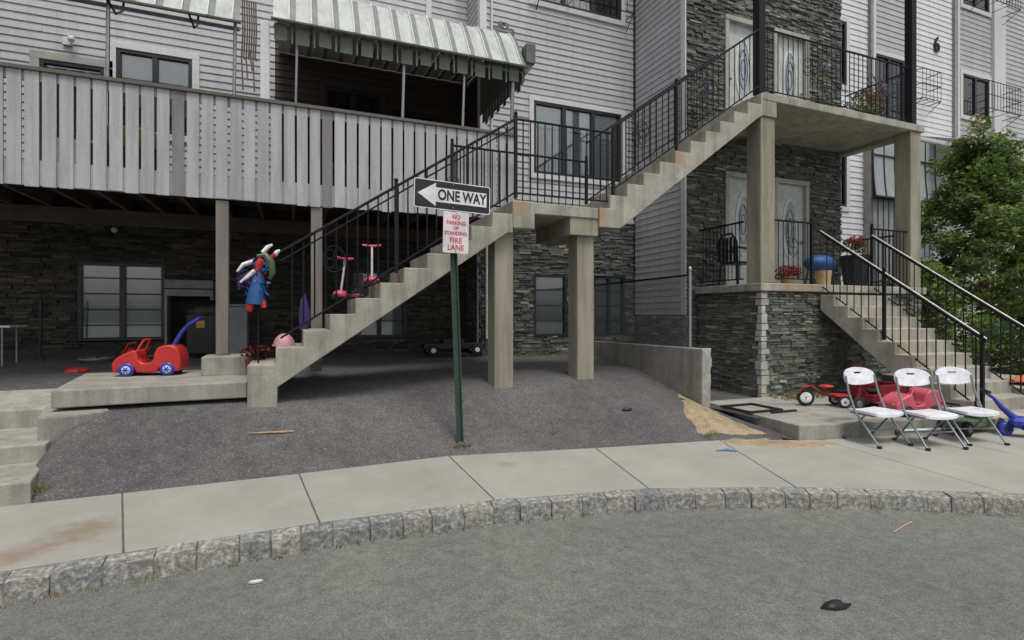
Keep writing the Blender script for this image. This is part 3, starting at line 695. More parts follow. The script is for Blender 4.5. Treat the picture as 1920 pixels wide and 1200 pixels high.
# window guard cages
def guard(par, x0, x1, z0, z1, y, out=.42):
    g = MB(); y0, y1 = y - .05, y - out
    for z in (z0, (z0 + z1) / 2, z1): g.tube([(x0, y0, z), (x0, y1, z), (x1, y1, z), (x1, y0, z)], .012, 5)
    n = max(3, int((x1 - x0) / .14))
    for i in range(n + 1): x = x0 + (x1 - x0) * i / n; g.tube([(x, y1, z0), (x, y1, z1)], .007, 4)
    for i in range(1, 3): g.tube([(x0 + (x1 - x0) * i / 3, y0, z0), (x0 + (x1 - x0) * i / 3, y1, z0)], .009, 4)
    g.tube([(x0, y0, z0 - .25), (x0, y1, z0)], .010, 4); g.tube([(x1, y0, z0 - .25), (x1, y1, z0)], .010, 4)
    return g.build('window_guard', 'iron', par)
guard(bld, 4.4, 6.5, 6.22, 7.1, YB, .30)

# ================================================================ RIGHT WING
wing = thing('apartment_building', 'pale sided apartment wing with a black number 6 beside stacked windows', 'building', (15, 9.6, -1.5))
YW = 9.56
V1 = (12.4, 13.30, 5.95, 7.6); V2 = (12.4, 13.30, 2.80, 4.4); V3 = (14.5, 15.72, 4.9, 7.05); V4 = (18.42, 19.76, 5.95, 7.18); V5 = (18.42, 19.76, 9.25, 10.6)
MB().box(XT1 + .03, 30, YW + .16, 17, -1.6, 14).build('wall_core', 'dark', wing)
s = MB(); siding(s, 'x', YW, XT1, 14.3, -1.5, 13, [V1, V2], .15); siding(s, 'x', YW, 15.95, 17.85, 4.6, 13, [], .15); siding(s, 'x', YW, 15.95, 30, -1.5, 4.6, [], .15); s.build('siding', 'siding_pale', wing)
s = MB(); siding(s, 'x', YW + .06, 14.45, 15.95, -1.5, 13, [V3], .15); s.build('siding', 'siding', wing)
s = MB(); siding(s, 'x', YW + .06, 18.15, 19.9, 4.6, 13, [V4, V5], .15); siding(s, 'x', YW + .06, 20.6, 30, 4.6, 13, [], .15); s.build('siding', 'siding', wing)
t = MB()
for a, b in ((14.28, 14.45), (17.98, 18.15), (19.9, 20.5)): t.box(a, b, YW - .04, YW + .1, -1.5 if a < 15 else 4.6, 13)
t.build('corner_trim', 'trim', wing)
MB().box(17.82, 17.97, YW - .09, YW + .1, 4.6, 13).box(14.16, 14.26, YW - .10, YW - .02, -1.5, 13).build('downspout', 'grey_cab', wing)
for V in (V1, V2): window(wing, *V, YW, 1, .12, blind='blind_dim')
window(wing, *V3, YW + .06, 2, .12, blind='blind_dim'); window(wing, *V4, YW + .06, 2, .12, blind='blind_dim'); window(wing, *V5, YW + .06, 2, .12, blind='blind_dim')
guard(wing, 18.5, 20.3, 6.0, 6.8, YW, .5); guard(wing, 18.5, 20.3, 9.2, 10.0, YW, .5); guard(wing, 15.8, 16.6, 5.9, 6.7, YW, .4)
mw = Matrix.Translation((17.05, YW - .045, 7.72)) @ Matrix.Rotation(R(90), 4, 'X')
text_mesh('house_number', '6', .62, 'iron', wing, mw, .015, bold=.004, xs=.9)
# enclosed bay of grey panels with bowed black ribs
by = MB(); BX, BY = 13.98, 9.30
for i in range(7):
    x = BX + i * .43
    if i < 6:
        by.box(x + .02, x + .41, BY - .01, BY + .01, 4.2, 4.74)
        n = 6
        for k in range(n):
            a, b = k / n, (k + 1) / n; ya = BY - .07 * a * a; yb = BY - .07 * b * b; za = 4.18 - 1.08 * a; zb = 4.18 - 1.08 * b
            by.add([(x + .02, ya, za), (x + .41, ya, za), (x + .41, yb, zb), (x + .02, yb, zb)], [(0, 1, 2, 3)])
b_ = by.build('enclosed_bay', 'shutter', wing)
lp = MB()
for i in range(12): x = BX + i * .215; lp.box(x + .02, x + .18, BY + .0, BY + .03, .3, 3.02)
lp.build('lower_panels', 'grey_cab', b_)
rb = MB()
for i in range(7):
    x = BX + i * .43; rb.tube([(x, BY - .01, 4.74), (x, BY - .01, 4.18)] + [(x, BY - .01 - .07 * (k / 5) ** 2, 4.18 - 1.08 * k / 5) for k in range(1, 6)], .018, 5)
rb.box(BX - .02, BX + 2.6, BY - .03, BY + .02, 4.17, 4.205); rb.box(BX - .02, BX + 2.6, BY - .16, BY + .02, 3.05, 3.09)
rb.build('rib', 'frame', b_)
MB().box(BX, BX + 2.6, BY + .04, YW - .02, .25, 4.74).build('bay_interior', 'trim_dirty', b_)
# white porch awning on the far right
a_ = MB()
for i in range(14):
    x = 16.3 + i * .4; a_.add([(x, 8.0, 4.42), (x + .36, 8.0, 4.42), (x + .36, 9.5, 5.02), (x, 9.5, 5.02)], [(0, 1, 2, 3)]); a_.add([(x + .36, 8.0, 4.42), (x + .4, 8.0, 4.46), (x + .4, 9.5, 5.06), (x + .36, 9.5, 5.02)], [(0, 1, 2, 3)])
a_.box(16.3, 22, 7.96, 7.995, 4.16, 4.47)
a_.build('porch_awning', 'awn', wing)

# ================================================================ TIMBER DECK
deck = thing('timber_deck', 'raised timber deck fenced with upright pale grey boards, running along the left facade', 'deck', (-1, 7.5, -.5))
YD = 7.5; x = -6.0; bd = MB(); ob = MB(); ob2 = MB(); i = 0
while x < 3.02:
    old = i in (28, 45) ; wv = .118 if not old else .14
    tgt = ob if abs(x + 1.28) < .08 else ob2 if abs(x - .38) < .08 else bd
    j = random.uniform(-.008, .008); dz = random.uniform(-.012, .012); lean = random.uniform(-.003, .003)
    tgt.hexa([(x, YD - .022 + j * .4, 1.43 + dz), (x + .128, YD - .022, 1.43 + dz), (x + .128, YD, 1.43 + dz), (x, YD, 1.43 + dz), (x + lean, YD - .022, 2.70), (x + .128 + lean, YD - .022 + j * .4, 2.70), (x + .128 + lean, YD, 2.70), (x + lean, YD, 2.70)])
    x += .155; i += 1
fb = bd.build('fence_boards', 'board', deck, bevel=.002)
for q in (ob, ob2): q.build('bare_board', 'board_old', deck, bevel=.002)['label'] = 'darker bare board in the pale board fence'
MB().box(-6.1, 3.12, YD - .05, YD + .09, 2.702, 2.745).build('cap_rail', 'rail_wood', deck, bevel=.004)
MB().box(-6, 3.05, YD + .002, YD + .04, 2.60, 2.70).box(-6, 3.05, YD + .002, YD + .04, 1.44, 1.72).build('rim_joist', 'board', deck)
MB().box(3.0, 3.1, YD + .0, YD + .1, 1.43, 2.85).build('corner_post', 'board_old', deck)
fl = MB(); y = YD + .045
while y < YA - .05: fl.box(-6, XB - .06, y, y + .135, 1.60, 1.63); y += .141
fl.build('floor_boards', 'joist', deck)
js = MB(); x = -5.9
while x < 3.1: js.box(x, x + .045, YD + .05, YA - .03, 1.42, 1.599); x += .42
js.box(-6, 3.05, 8.75, 8.85, 1.22, 1.42); js.build('floor_joists', 'joist', deck)
for x in (-.89, .215):
    MB().box(x, x + .14, YD + .0, YD + .14, -.5 if x < 0 else -.75, 1.42).build('deck_post', 'post', deck, bevel=.006)
MB().box(-1.02, -.50, 7.30, 7.78, -.74, -.505).build('post_footing', 'concrete_edge', deck, bevel=.015)
for x, r in ((-2.0, .022), (-.69, .02), (.03, .016), (1.42, .02), (3.07, .03), (2.3, .018)):
    MB().tube([(x, YD + .02, 2.74), (x + .02, YD - .02, 3.72)], r, 8).build('awning_prop', 'galv', deck, smooth=True)
MB().box(-.39, -.28, YD + .0, YD + .07, 2.745, 3.75).box(-.33, -.30, YD - .012, YD, 2.745, 3.75).build('white_post', 'trim', deck, bevel=.004)
q = MB()
for k in range(7): xx = -.60 + k * .026; q.tube([(xx + .01, YD + .05, 2.85 + .13 * ((k * 3) % 5)), (xx - .008, YD + .06, 3.25), (xx + .008, YD + .05, 3.6), (xx, YD + .05, 3.98)], .010, 5)
q.build('hanging_cords', 'rail_wood', deck)

# awnings
def awning(label, x0, x1, zf, yb, side=True):
    aw = thing('metal_awning', label, 'awning', ((x0 + x1) / 2, 9, zf), 'ribbed metal awnings over the deck')
    prof = [(7.38, zf), (7.55, zf + .27), (7.72, zf + .53), (7.86, zf + .70), (7.98, zf + .76), (yb, zf + .95)]
    n = round((x1 - x0) / .268); p = (x1 - x0) / n; g = MB(); rb = MB(); rl = MB()
    for i in range(n):
        a = x0 + i * p
        for k in range(len(prof) - 1):
            (ya, za), (yb_, zb) = prof[k], prof[k + 1]
            g.add([(a, ya, za), (a + p * .70, ya, za), (a + p * .70, yb_, zb), (a, yb_, zb)], [(0, 1, 2, 3)])
            rb.add([(a + p * .70, ya, za - .01), (a + p, ya, za - .01), (a + p, yb_, zb - .01), (a + p * .70, yb_, zb - .01)], [(0, 1, 2, 3)])
        rl.tube([(a + p * .70, y_ - .008, z_ + .012) for y_, z_ in prof], .009, 5)
    g.build('pan', 'awn', aw); rb.build('recessed_pan', 'awn_rib', aw); rl.build('seam', 'awn_rib_light', aw, smooth=True)
    MB().tube([(x0 - .02, 7.37, zf - .01), (x1 + .02, 7.37, zf - .01)], .022, 6).build('front_edge', 'awn_edge', aw)
    v = MB()
    for i in range(n if side else 0):
        a = x0 + i * p; v.box(a + p * .05, a + p * .62, 7.44, 7.45, zf - .24 + random.uniform(-.02, .02), zf - .02); v.box(a + p * .80, a + p * .88, 7.42, 7.43, zf - .27, zf - .02)
    if side: v.build('drop_valance', 'awn_under', aw)
    else:
        for i in range(0, n, 3):
            a = x0 + i * p; v.tube([(a, 7.40, zf - .02), (a + .02, 7.62, zf - .06), (a + .02, 7.9, zf + .12), (a, 8.1, zf + .5)], .014, 5)
        v.build('bracket', 'frame', aw)
    if side:
        sv = MB(); y = 7.45; k = 0
        while y < 9.35: sv.box(x1 - .01, x1, y, y + .13, zf - .20 - (k % 2) * .07, zf + .1); y += .15; k += 1
        sv.prism([(q_[0], q_[1]) for q_ in prof[:-1]] + [(9.5, zf + .88), (9.5, zf - .02)], lambda a, b, k: (x1 - .016 + .004 * k, a, b))
        sv.build('side_valance', 'awn_under', aw)
        MB().box(x1 + .02, x1 + .17, 7.42, 7.62, zf + .10, zf + .38).prism([(x1 - .02, zf + .1), (x1 + .13, zf + .1), (x1 + .12, zf + .02), (x1 + .02, zf - .1)], lambda a, b, k: (a, 7.45 + .12 * k, b)).build('gutter_box', 'awn_under', aw)
    fr = MB()
    fr.box(x0, x1, 7.5, 7.53, zf - .05, zf - .02)
    fr.build('support_bar', 'galv', aw)
    return aw
awning('long pale ribbed metal awning over the brown walled part of the deck', -.24, 3.262, 3.75, 10.38)
awning('white ribbed metal awning cut off by the top left edge of the photo', -6.0, -.62, 3.62, 8.5, side=False)

# ================================================================ LONG STAIRCASE WITH LANDING
stair = thing('concrete_staircase', 'concrete staircase climbing right in two flights with a landing on square pillars', 'staircase', (1, 6.9, -1.0))
Y0, Y1 = 6.39, 7.42
def flight(xs, zs, n, tread, rise, under):
    poly = [(xs, zs - rise)] if False else []
    x, z = xs, zs
    for k in range(n):
        poly.append((x, z)); poly.append((x + tread, z)); x += tread; z += rise
    return poly + under
# lower flight outline: foot block, underside, treads
pl = [(-.46, -1.12), (-.46, -.55)]
for k in range(1, 11): pl += [(-.46 + .281 * k, -.55 + .1855 * (k - 1)), (-.46 + .281 * k, -.55 + .1855 * k)]
pl += [(2.631, 1.305), (2.631, 1.06), (2.56, 1.06), (-.165, -.80), (-.165, -1.12)]
def conv(poly, y0, y1, mb):       # triangulate a concave outline, then extrude
    bm = bmesh.new(); vs = [bm.verts.new((a, y0, b)) for a, b in poly]; f = bm.faces.new(vs)
    r = bmesh.ops.extrude_face_region(bm, geom=[f]); bmesh.ops.translate(bm, vec=(0, y1 - y0, 0), verts=[e for e in r['geom'] if isinstance(e, bmesh.types.BMVert)])
    bmesh.ops.triangulate(bm, faces=[f for f in bm.faces if len(f.verts) > 4])
    bm.verts.index_update(); mb.add([v.co[:] for v in bm.verts], [tuple(v.index for v in f.verts) for f in bm.faces]); bm.free()
g = MB(); conv(pl, Y0, Y1, g); g.build('lower_flight', 'concrete', stair, bevel=.008)
g = MB().box(2.632, 2.95, Y0 + .002, 7.6, 1.12, 1.489); g.build('landing_beam', 'concrete', stair, bevel=.02)
MB().box(2.952, 3.938, Y0 + .03, 7.6, 1.335, 1.485).build('landing_slab', 'concrete', stair, bevel=.01)
pu = []
for k in range(0, 11): pu += [(4.11 + .283 * k, 1.49 + .188 * k), (4.11 + .283 * k, 1.49 + .188 * (k + 1))]
pu[0] = (3.94, 1.49); pu.insert(1, (4.11, 1.49))
pu += [(6.98, 3.558), (6.98, 3.20), (6.90, 3.16), (4.28, 1.22), (3.94, 1.22)]
g = MB(); conv(pu, Y0 + .004, Y1, g); g.build('upper_flight', 'concrete', stair, bevel=.008)
for x, yb in ((2.42, 6.5), (3.645, 6.5)):
    gz = gh(x + .13, 6.6) - .1
    MB().box(x, x + .265, yb, yb + .27, gz, 1.11 if x < 3 else 1.334).build('pillar', 'concrete_col', stair, bevel=.012)
MB().box(3.50, 3.94, 6.44, 7.55, 1.10, 1.333).build('landing_beam', 'concrete_col', stair)
# railings
railing(stair, [(-.13, 6.46, .70), (2.70, 6.46, 2.57)], [(-.13, 6.46, -.26), (2.70, 6.46, 1.61)], pitch=.115, posts=(.45, 1.0), medal=(.2, .7), second=.10)
railing(stair, [(2.70, 6.46, 2.57), (4.20, 6.46, 2.57)], [(2.70, 6.46, 1.60), (4.20, 6.46, 1.60)], posts=(1.0,), medal=(), second=None)
railing(stair, [(4.20, 6.46, 2.66), (6.98, 6.46, 4.62)], [(4.20, 6.46, 1.78), (6.98, 6.46, 3.70)], posts=(.40,), medal=(.16, .62))
railing(stair, [(2.1, 7.38, 2.42), (4.3, 7.38, 2.42)], [(2.1, 7.38, 1.60), (4.3, 7.38, 1.60)], posts=(0, 1), pitch=.12)
railing(stair, [(4.3, 7.38, 2.72), (6.98, 7.38, 4.62)], [(4.3, 7.38, 1.80), (6.98, 7.38, 3.70)], medal=(.4,), pitch=.13)

# ================================================================ STONE PORCH WITH BALCONY
porch = thing('stone_porch', 'stone clad entrance porch with concrete steps, square columns and balcony above', 'porch', (9, 7.2, -1.35))
PX0, PX1 = 6.95, 11.05; PY = 6.40
MB().box(PX0 + .06, PX1, PY + .06, YT - .03, -1.6, .375).build('porch_core', 'stone_back', porch)
s = MB(); stones(s, 'y', PX0 + .06, PY + .02, YT - .06, -1.45, .375); stones(s, 'x', PY + .06, PX0 + .05, PX1, -1.45, .375, (), 0, .025, .06, .06, .26); s.build('stone_cladding', 'stone_porch', porch)
q = MB(); z = -1.4
while z < .37:
    h = random.uniform(.07, .16); w1, w2 = random.uniform(.07, .16), random.uniform(.05, .12)
    q.box(PX0 - .012 + random.uniform(-.01, .008), PX0 + w1, PY - .012, PY + w2, z, min(z + h - .012, .37)); z += h
q.build('corner_quoins', 'quoin', porch, bevel=.012)
MB().slab([(PX0 - .05, PY - .04), (PX1 + .04, PY - .04), (PX1 + .04, YT - .055), (PX0 - .05, YT - .055)], .38, .51).build('porch_slab', 'concrete', porch, bevel=.015)
# balcony
MB().box(6.985, 11.08, PY - .01, YT - .055, 3.455, 3.58).build('balcony_slab', 'concrete', porch, bevel=.01)
MB().box(6.985, 7.28, PY - .006, YT - .06, 3.20, 3.452).build('balcony_beam', 'concrete', porch, bevel=.01)
MB().box(10.76, 10.98, 6.72, YT - .06, 3.38, 3.452).build('balcony_beam', 'concrete', porch, bevel=.01)
MB().box(6.96, 7.27, 6.42, 6.72, .512, 3.198).build('porch_column', 'concrete_col', porch, bevel=.015)
MB().box(10.72, 11.02, 6.42, 6.72, .512, 3.453).build('porch_column', 'concrete_col', porch, bevel=.015)
for x in (7.02, 10.86): MB().box(x - .07, x + .07, 6.44, 6.58, 3.582, 8.2).build('balcony_pole', 'iron', porch, bevel=.01)
railing(porch, [(7.09, 6.51, 4.68), (10.79, 6.51, 4.68)], [(7.09, 6.51, 3.68), (10.79, 6.51, 3.68)], pitch=.115, medal=(.28, .72), posts=())
railing(porch, [(10.95, 6.58, 4.68), (10.95, 7.85, 4.68)], [(10.95, 6.58, 3.68), (10.95, 7.85, 3.68)])
# porch level railings
railing(porch, [(6.99, 6.8, 1.56), (6.99, 7.85, 1.56)], [(6.99, 6.8, .6), (6.99, 7.85, .6)], pitch=.085, medal=(.35, .7), posts=())
railing(porch, [(7.30, 6.48, 1.56), (8.20, 6.48, 1.56)], [(7.30, 6.48, .6), (8.20, 6.48, .6)], pitch=.1, medal=(.5,), posts=(.98,))
railing(porch, [(9.70, 6.48, 1.56), (10.70, 6.48, 1.56)], [(9.70, 6.48, .6), (10.70, 6.48, .6)], pitch=.1, medal=(), posts=(.02,))
railing(porch, [(10.98, 6.75, 1.56), (10.98, 7.85, 1.56)], [(10.98, 6.75, .6), (10.98, 7.85, .6)], pitch=.1)
# front steps of the porch
pf = [(PY - .045, .33)]
y, z = PY - .045, .327
for k in range(10):
    pf += [(y - .242, z), (y - .242, z - .183)]; y -= .242; z -= .183
pf += [(y, -1.6), (y + .35, -1.6), (PY - .045, .08)]
def convx(poly, x0, x1, mb):
    bm = bmesh.new(); vs = [bm.verts.new((x0, a, b)) for a, b in poly]; f = bm.faces.new(vs)
    r = bmesh.ops.extrude_face_region(bm, geom=[f]); bmesh.ops.translate(bm, vec=(x1 - x0, 0, 0), verts=[e for e in r['geom'] if isinstance(e, bmesh.types.BMVert)])
    bmesh.ops.triangulate(bm, faces=[f for f in bm.faces if len(f.verts) > 4])
    bm.verts.index_update(); mb.add([v.co[:] for v in bm.verts], [tuple(v.index for v in f.verts) for f in bm.faces]); bm.free()
g = MB(); convx(pf, 8.23, 9.66, g); g.build('front_steps', 'concrete', porch, bevel=.008)
railing(porch, [(8.29, 6.4, 1.40), (8.29, 4.05, -.34)], [(8.29, 6.4, .50), (8.29, 4.05, -1.28)], pitch=.115, posts=(.45, .98), top_mat='iron_worn', second=.02)
railing(porch, [(9.60, 6.4, 1.40), (9.60, 4.05, -.34)], [(9.60, 6.4, .50), (9.60, 4.05, -1.28)], pitch=.115, posts=(.98,), top_mat='iron_worn', second=.02)
MB().slab([(9.68, 4.0), (10.6, 3.95), (11.6, 4.1), (11.6, 6.3), (9.68, 6.3)], -1.6, -1.05).box(9.7, 12.0, 3.5, 3.98, -1.6, -1.30).build('side_platform', 'concrete_edge', porch, bevel=.02)

# retaining wall with chain link fence
rw = thing('retaining_wall', 'low concrete retaining wall curving up to the house with a pale broken end', 'wall', (5.55, 7.7, -1.3))
pr = [(6.14, -1.40), (9.45, -1.1), (9.45, -.52), (6.14, -.495)]
g = MB().prism(pr, lambda a, b, k: (5.46 + .14 * k, a, b)); g.build('wall_body', 'concrete_edge', rw, bevel=.012)
q = MB()
ed = [(5.452, -1.40), (5.452, -.488)] + [(5.63 - .02 * t_ + random.uniform(-.022, .012), -.49 - .91 * t_) for t_ in [k / 11 for k in range(12)]]
conv(ed, 6.07, 6.138, q) if False else q.prism(ed, lambda a, b, k: (a, 6.07 + .068 * k, b))
q.build('broken_end', 'quoin', rw, bevel=.012)
cf = thing('chain_link_fence', 'chain link fence with dark top rail above the retaining wall', 'fence', (5.53, 7.8, -.5))
MB().tube([(5.53, 6.42, -.5), (5.53, 6.42, .66)], .026, 10).ball((5.53, 6.42, .68), (.034, .034, .05)).build('fence_post', 'galv', cf, smooth=True)
MB().tube([(5.53, 9.2, -.5), (5.53, 9.2, .60)], .02, 8).build('fence_post', 'galv', cf, smooth=True)
MB().tube([(5.53, 6.42, .60), (5.53, 9.2, .58)], .016, 8).build('top_rail', 'iron', cf, smooth=True)
m_ = MB(); y0, y1, z0, z1 = 6.42, 9.2, -.5, .58; st_ = .06; L = y1 - y0; Hh = z1 - z0; k = -int(Hh / st_)
while k * st_ < L:
    for sgn in (1, -1):
        a0, a1 = k * st_, k * st_ + Hh; c0, c1 = max(a0, 0), min(a1, L)
        if c1 - c0 > .02:
            b0, b1 = c0 - a0, c1 - a0
            if sgn < 0: b0, b1 = Hh - b0, Hh - b1
            m_.tube([(5.53 + .002 * sgn, y0 + c0, z0 + b0), (5.53 + .002 * sgn, y0 + c1, z0 + b1)], .0036, 3)
    k += 1
m_.build('wire_mesh', 'galv', cf)

# ================================================================ SIGN POST
sp_ = thing('sign_post', 'green steel post at the pavement edge carrying a one way sign and a parking notice', 'road sign', (1.715, 5.7, -1.52))
def px(z): return 1.715 - .078 * (z + 1.51) / 2.2
q = MB()
for a, b, c in ((-.006, .006, 0), (-.036, -.012, -.022), (.012, .036, -.022)): pass
chan = [(-.042, -.012), (-.03, -.012), (-.022, .016), (.022, .016), (.03, -.012), (.042, -.012), (.042, -.006), (.034, -.006), (.026, .022), (-.026, .022), (-.034, -.006), (-.042, -.006)]
q.prism(chan, lambda a, b, k: (px(1.42 if k else -1.56) + a, 5.70 + b, 1.42 if k else -1.56)); q.build('post', 'greenpost', sp_)
def M4(c, yaw, roll): return Matrix.Translation(c) @ Matrix.Rotation(yaw, 4, 'Z') @ Matrix.Rotation(roll, 4, 'Y') @ Matrix.Rotation(R(90), 4, 'X')
def rrect(w_, h, r, n=5):
    o = []
    for cx, cy, a0 in ((w_ / 2 - r, h / 2 - r, 0), (-w_ / 2 + r, h / 2 - r, 90), (-w_ / 2 + r, -h / 2 + r, 180), (w_ / 2 - r, -h / 2 + r, 270)):
        for i in range(n): a = R(a0 + 90 * i / (n - 1)); o.append((cx + r * math.cos(a), cy + r * math.sin(a)))
    return o
def plate(poly, z0, z1, mat4, name, mat, par):
    g = MB().prism(poly, lambda a, b, k: tuple(mat4 @ Vector((a, b, z1 if k else z0)))); return g.build(name, mat, par)
T1 = M4((1.617, 5.64, 1.29), R(4), R(1.2))
ow = plate(rrect(.88, .312, .02), 0, .003, T1, 'one_way_sign', 'sign_white', sp_)
plate(rrect(.86, .292, .014), .003, .0045, T1, 'black_field', 'sign_black', ow)
arrow = [(-.40, 0), (-.20, .125), (-.20, .078), (.395, .078), (.395, -.078), (-.20, -.078), (-.20, -.125)]
g = MB(); n = len(arrow)
vs = [tuple(T1 @ Vector((a, b, .0062))) for a, b in arrow]; g.add(vs, [(0, 6, 1), (2, 5, 4, 3), (1, 6, 5, 2)]); g.build('arrow', 'sign_white', ow)
text_mesh('lettering', 'ONE WAY', .158, 'sign_black', ow, T1 @ Matrix.Translation((.105, -.002, .0072)), .0006, xs=.76, bold=.005)
for dz in (.125, -.125): MB().ball(T1 @ Vector((.0, dz, .006)), .008, 8).build('bolt', 'galv', ow)
T2 = M4((1.645, 5.63, .898), R(2), R(1.2))
pk = plate(rrect(.292, .452, .02), 0, .003, T2, 'parking_sign', 'sign_pale', sp_)
for s_, zz, sz in (('NO', .165, .065), ('PARKING', .102, .058), ('OR', .047, .048), ('STANDING', -.012, .056), ('FIRE', -.090, .085), ('LANE', -.168, .085)):
    text_mesh('lettering', s_, sz, 'sign_red', pk, T2 @ Matrix.Translation((0, zz, .004)), .0006, xs=.92, bold=.0018)
MB().ball(T2 @ Vector((0, .205, .005)), .007, 8).ball(T2 @ Vector((0, -.21, .005)), .007, 8).build('bolt', 'galv', pk)

# ================================================================ FOLDING CHAIRS
def folding_chair():
    t = thing('folding_chair', 'x', 'chair')
    def rl(u, v, w_): return (u, v, w_)
    # local: seat faces -Y, seat height .385, back top .93
    b = MB(); n = 14
    def back(u, w_): return (u, .165 + (w_ - .60) * .20 + .03 * (1 - (u / .235) ** 2), w_)
    out = []
    for i in range(n + 1):
        a = PI * i / n; out.append((.235 * math.cos(a), .745 + .12 * math.sin(a) ** .7))
    for i in range(n + 1):
        a = PI + PI * i / n; out.append((.225 * math.cos(a), .70 + .045 * math.sin(a)))
    hole = [(.055, .812), (-.055, .812), (-.055, .788), (.055, .788)]
    bm = bmesh.new()
    ring = [bm.verts.new(back(u, w_)) for u, w_ in out]; hr = [bm.verts.new(back(u, w_)) for u, w_ in hole]
    es = [bm.edges.new((ring[i], ring[(i + 1) % len(ring)])) for i in range(len(ring))] + [bm.edges.new((hr[i], hr[(i + 1) % 4])) for i in range(4)]
    bmesh.ops.triangle_fill(bm, edges=es, use_beauty=True)
    r = bmesh.ops.extrude_face_region(bm, geom=list(bm.faces)); bmesh.ops.translate(bm, vec=(0, .022, 0), verts=[e for e in r['geom'] if isinstance(e, bmesh.types.BMVert)])
    bm.verts.index_update(); b.add([v.co[:] for v in bm.verts], [tuple(v.index for v in f.verts) for f in bm.faces]); bm.free()
    b.build('backrest', 'white_pl', t)
    s = MB(); N = 8
    def sp2(a, c): return .385 + .012 * math.cos(a * PI) * 0 - .018 * (1 - a * a) + (.02 * max(0, -c - .6) * -1)
    gv = []
    for i in range(N + 1):
        for j in range(N + 1):
            a = -1 + 2 * i / N; c = -1 + 2 * j / N; k = 1 - .10 * max(0, abs(a) * abs(c)) ** 3
            gv.append((a * .225 * k, c * .205 * k, sp2(a, c)))
    tp = len(gv); gv += [(x, y, z - .028) for x, y, z in gv]
    fs = []
    for i in range(N):
        for j in range(N):
            q = i * (N + 1) + j; fs += [(q, q + N + 1, q + N + 2, q + 1), (tp + q, tp + q + 1, tp + q + N + 2, tp + q + N + 1)]
    for i in range(N):
        for a, b2 in ((i * (N + 1), (i + 1) * (N + 1)), ((i + 1) * (N + 1) + N, i * (N + 1) + N), (N * (N + 1) + i, N * (N + 1) + i + 1), (i + 1, i)):
            fs.append((a, b2, tp + b2, tp + a))
    s.add(gv, fs).build('seat', 'white_pl', t, smooth=True)
    for sx in (-1, 1):
        MB().tube([(sx * .222, .20, .77), (sx * .228, .155, .58), (sx * .232, .06, .36), (sx * .232, -.24, .012)], .0125, 8).build('front_leg', 'chair_leg', t, smooth=True)
        MB().tube([(sx * .205, -.05, .35), (sx * .205, .24, .012)], .0115, 8).build('rear_leg', 'chair_leg', t, smooth=True)
        MB().box(sx * .232 - .016, sx * .232 + .016, -.262, -.222, 0, .03).box(sx * .205 - .016, sx * .205 + .016, .222, .262, 0, .03).build('foot_cap', 'black', t)
    MB().tube([(-.205, .16, .12), (.205, .16, .12)], .009, 6).build('stretcher', 'chair_leg', t)
    MB().tube([(-.232, -.10, .17), (.232, -.10, .17)], .009, 6).build('stretcher', 'chair_leg', t)
    MB().box(-.21, .21, -.15, .15, .335, .352).build('seat_frame', 'chair_leg', t)
    return t
def dup(root, loc, rotz, label):
    r = root.copy(); sc.collection.objects.link(r); r.location = loc; r.rotation_euler = (0, 0, rotz); r['label'] = label
    for ch in [o for o in sc.objects if o.parent == root]:
        c = ch.copy(); sc.collection.objects.link(c); c.parent = r
    return r
c0 = folding_chair(); c0['group'] = 'white folding chairs on the sidewalk'
dup(c0, (6.82, 3.90, -1.513), R(-16), 'white folding chair in the middle, before the pinkish red toy car')
dup(c0, (7.50, 3.84, -1.515), R(-18), 'white folding chair on the right end, nearest the blue scooter')
c0.location = (6.36, 4.20, -1.508); c0.rotation_euler = (0, 0, R(-6)); c0['label'] = 'white folding chair at the left end of the row, before the red tricycle'

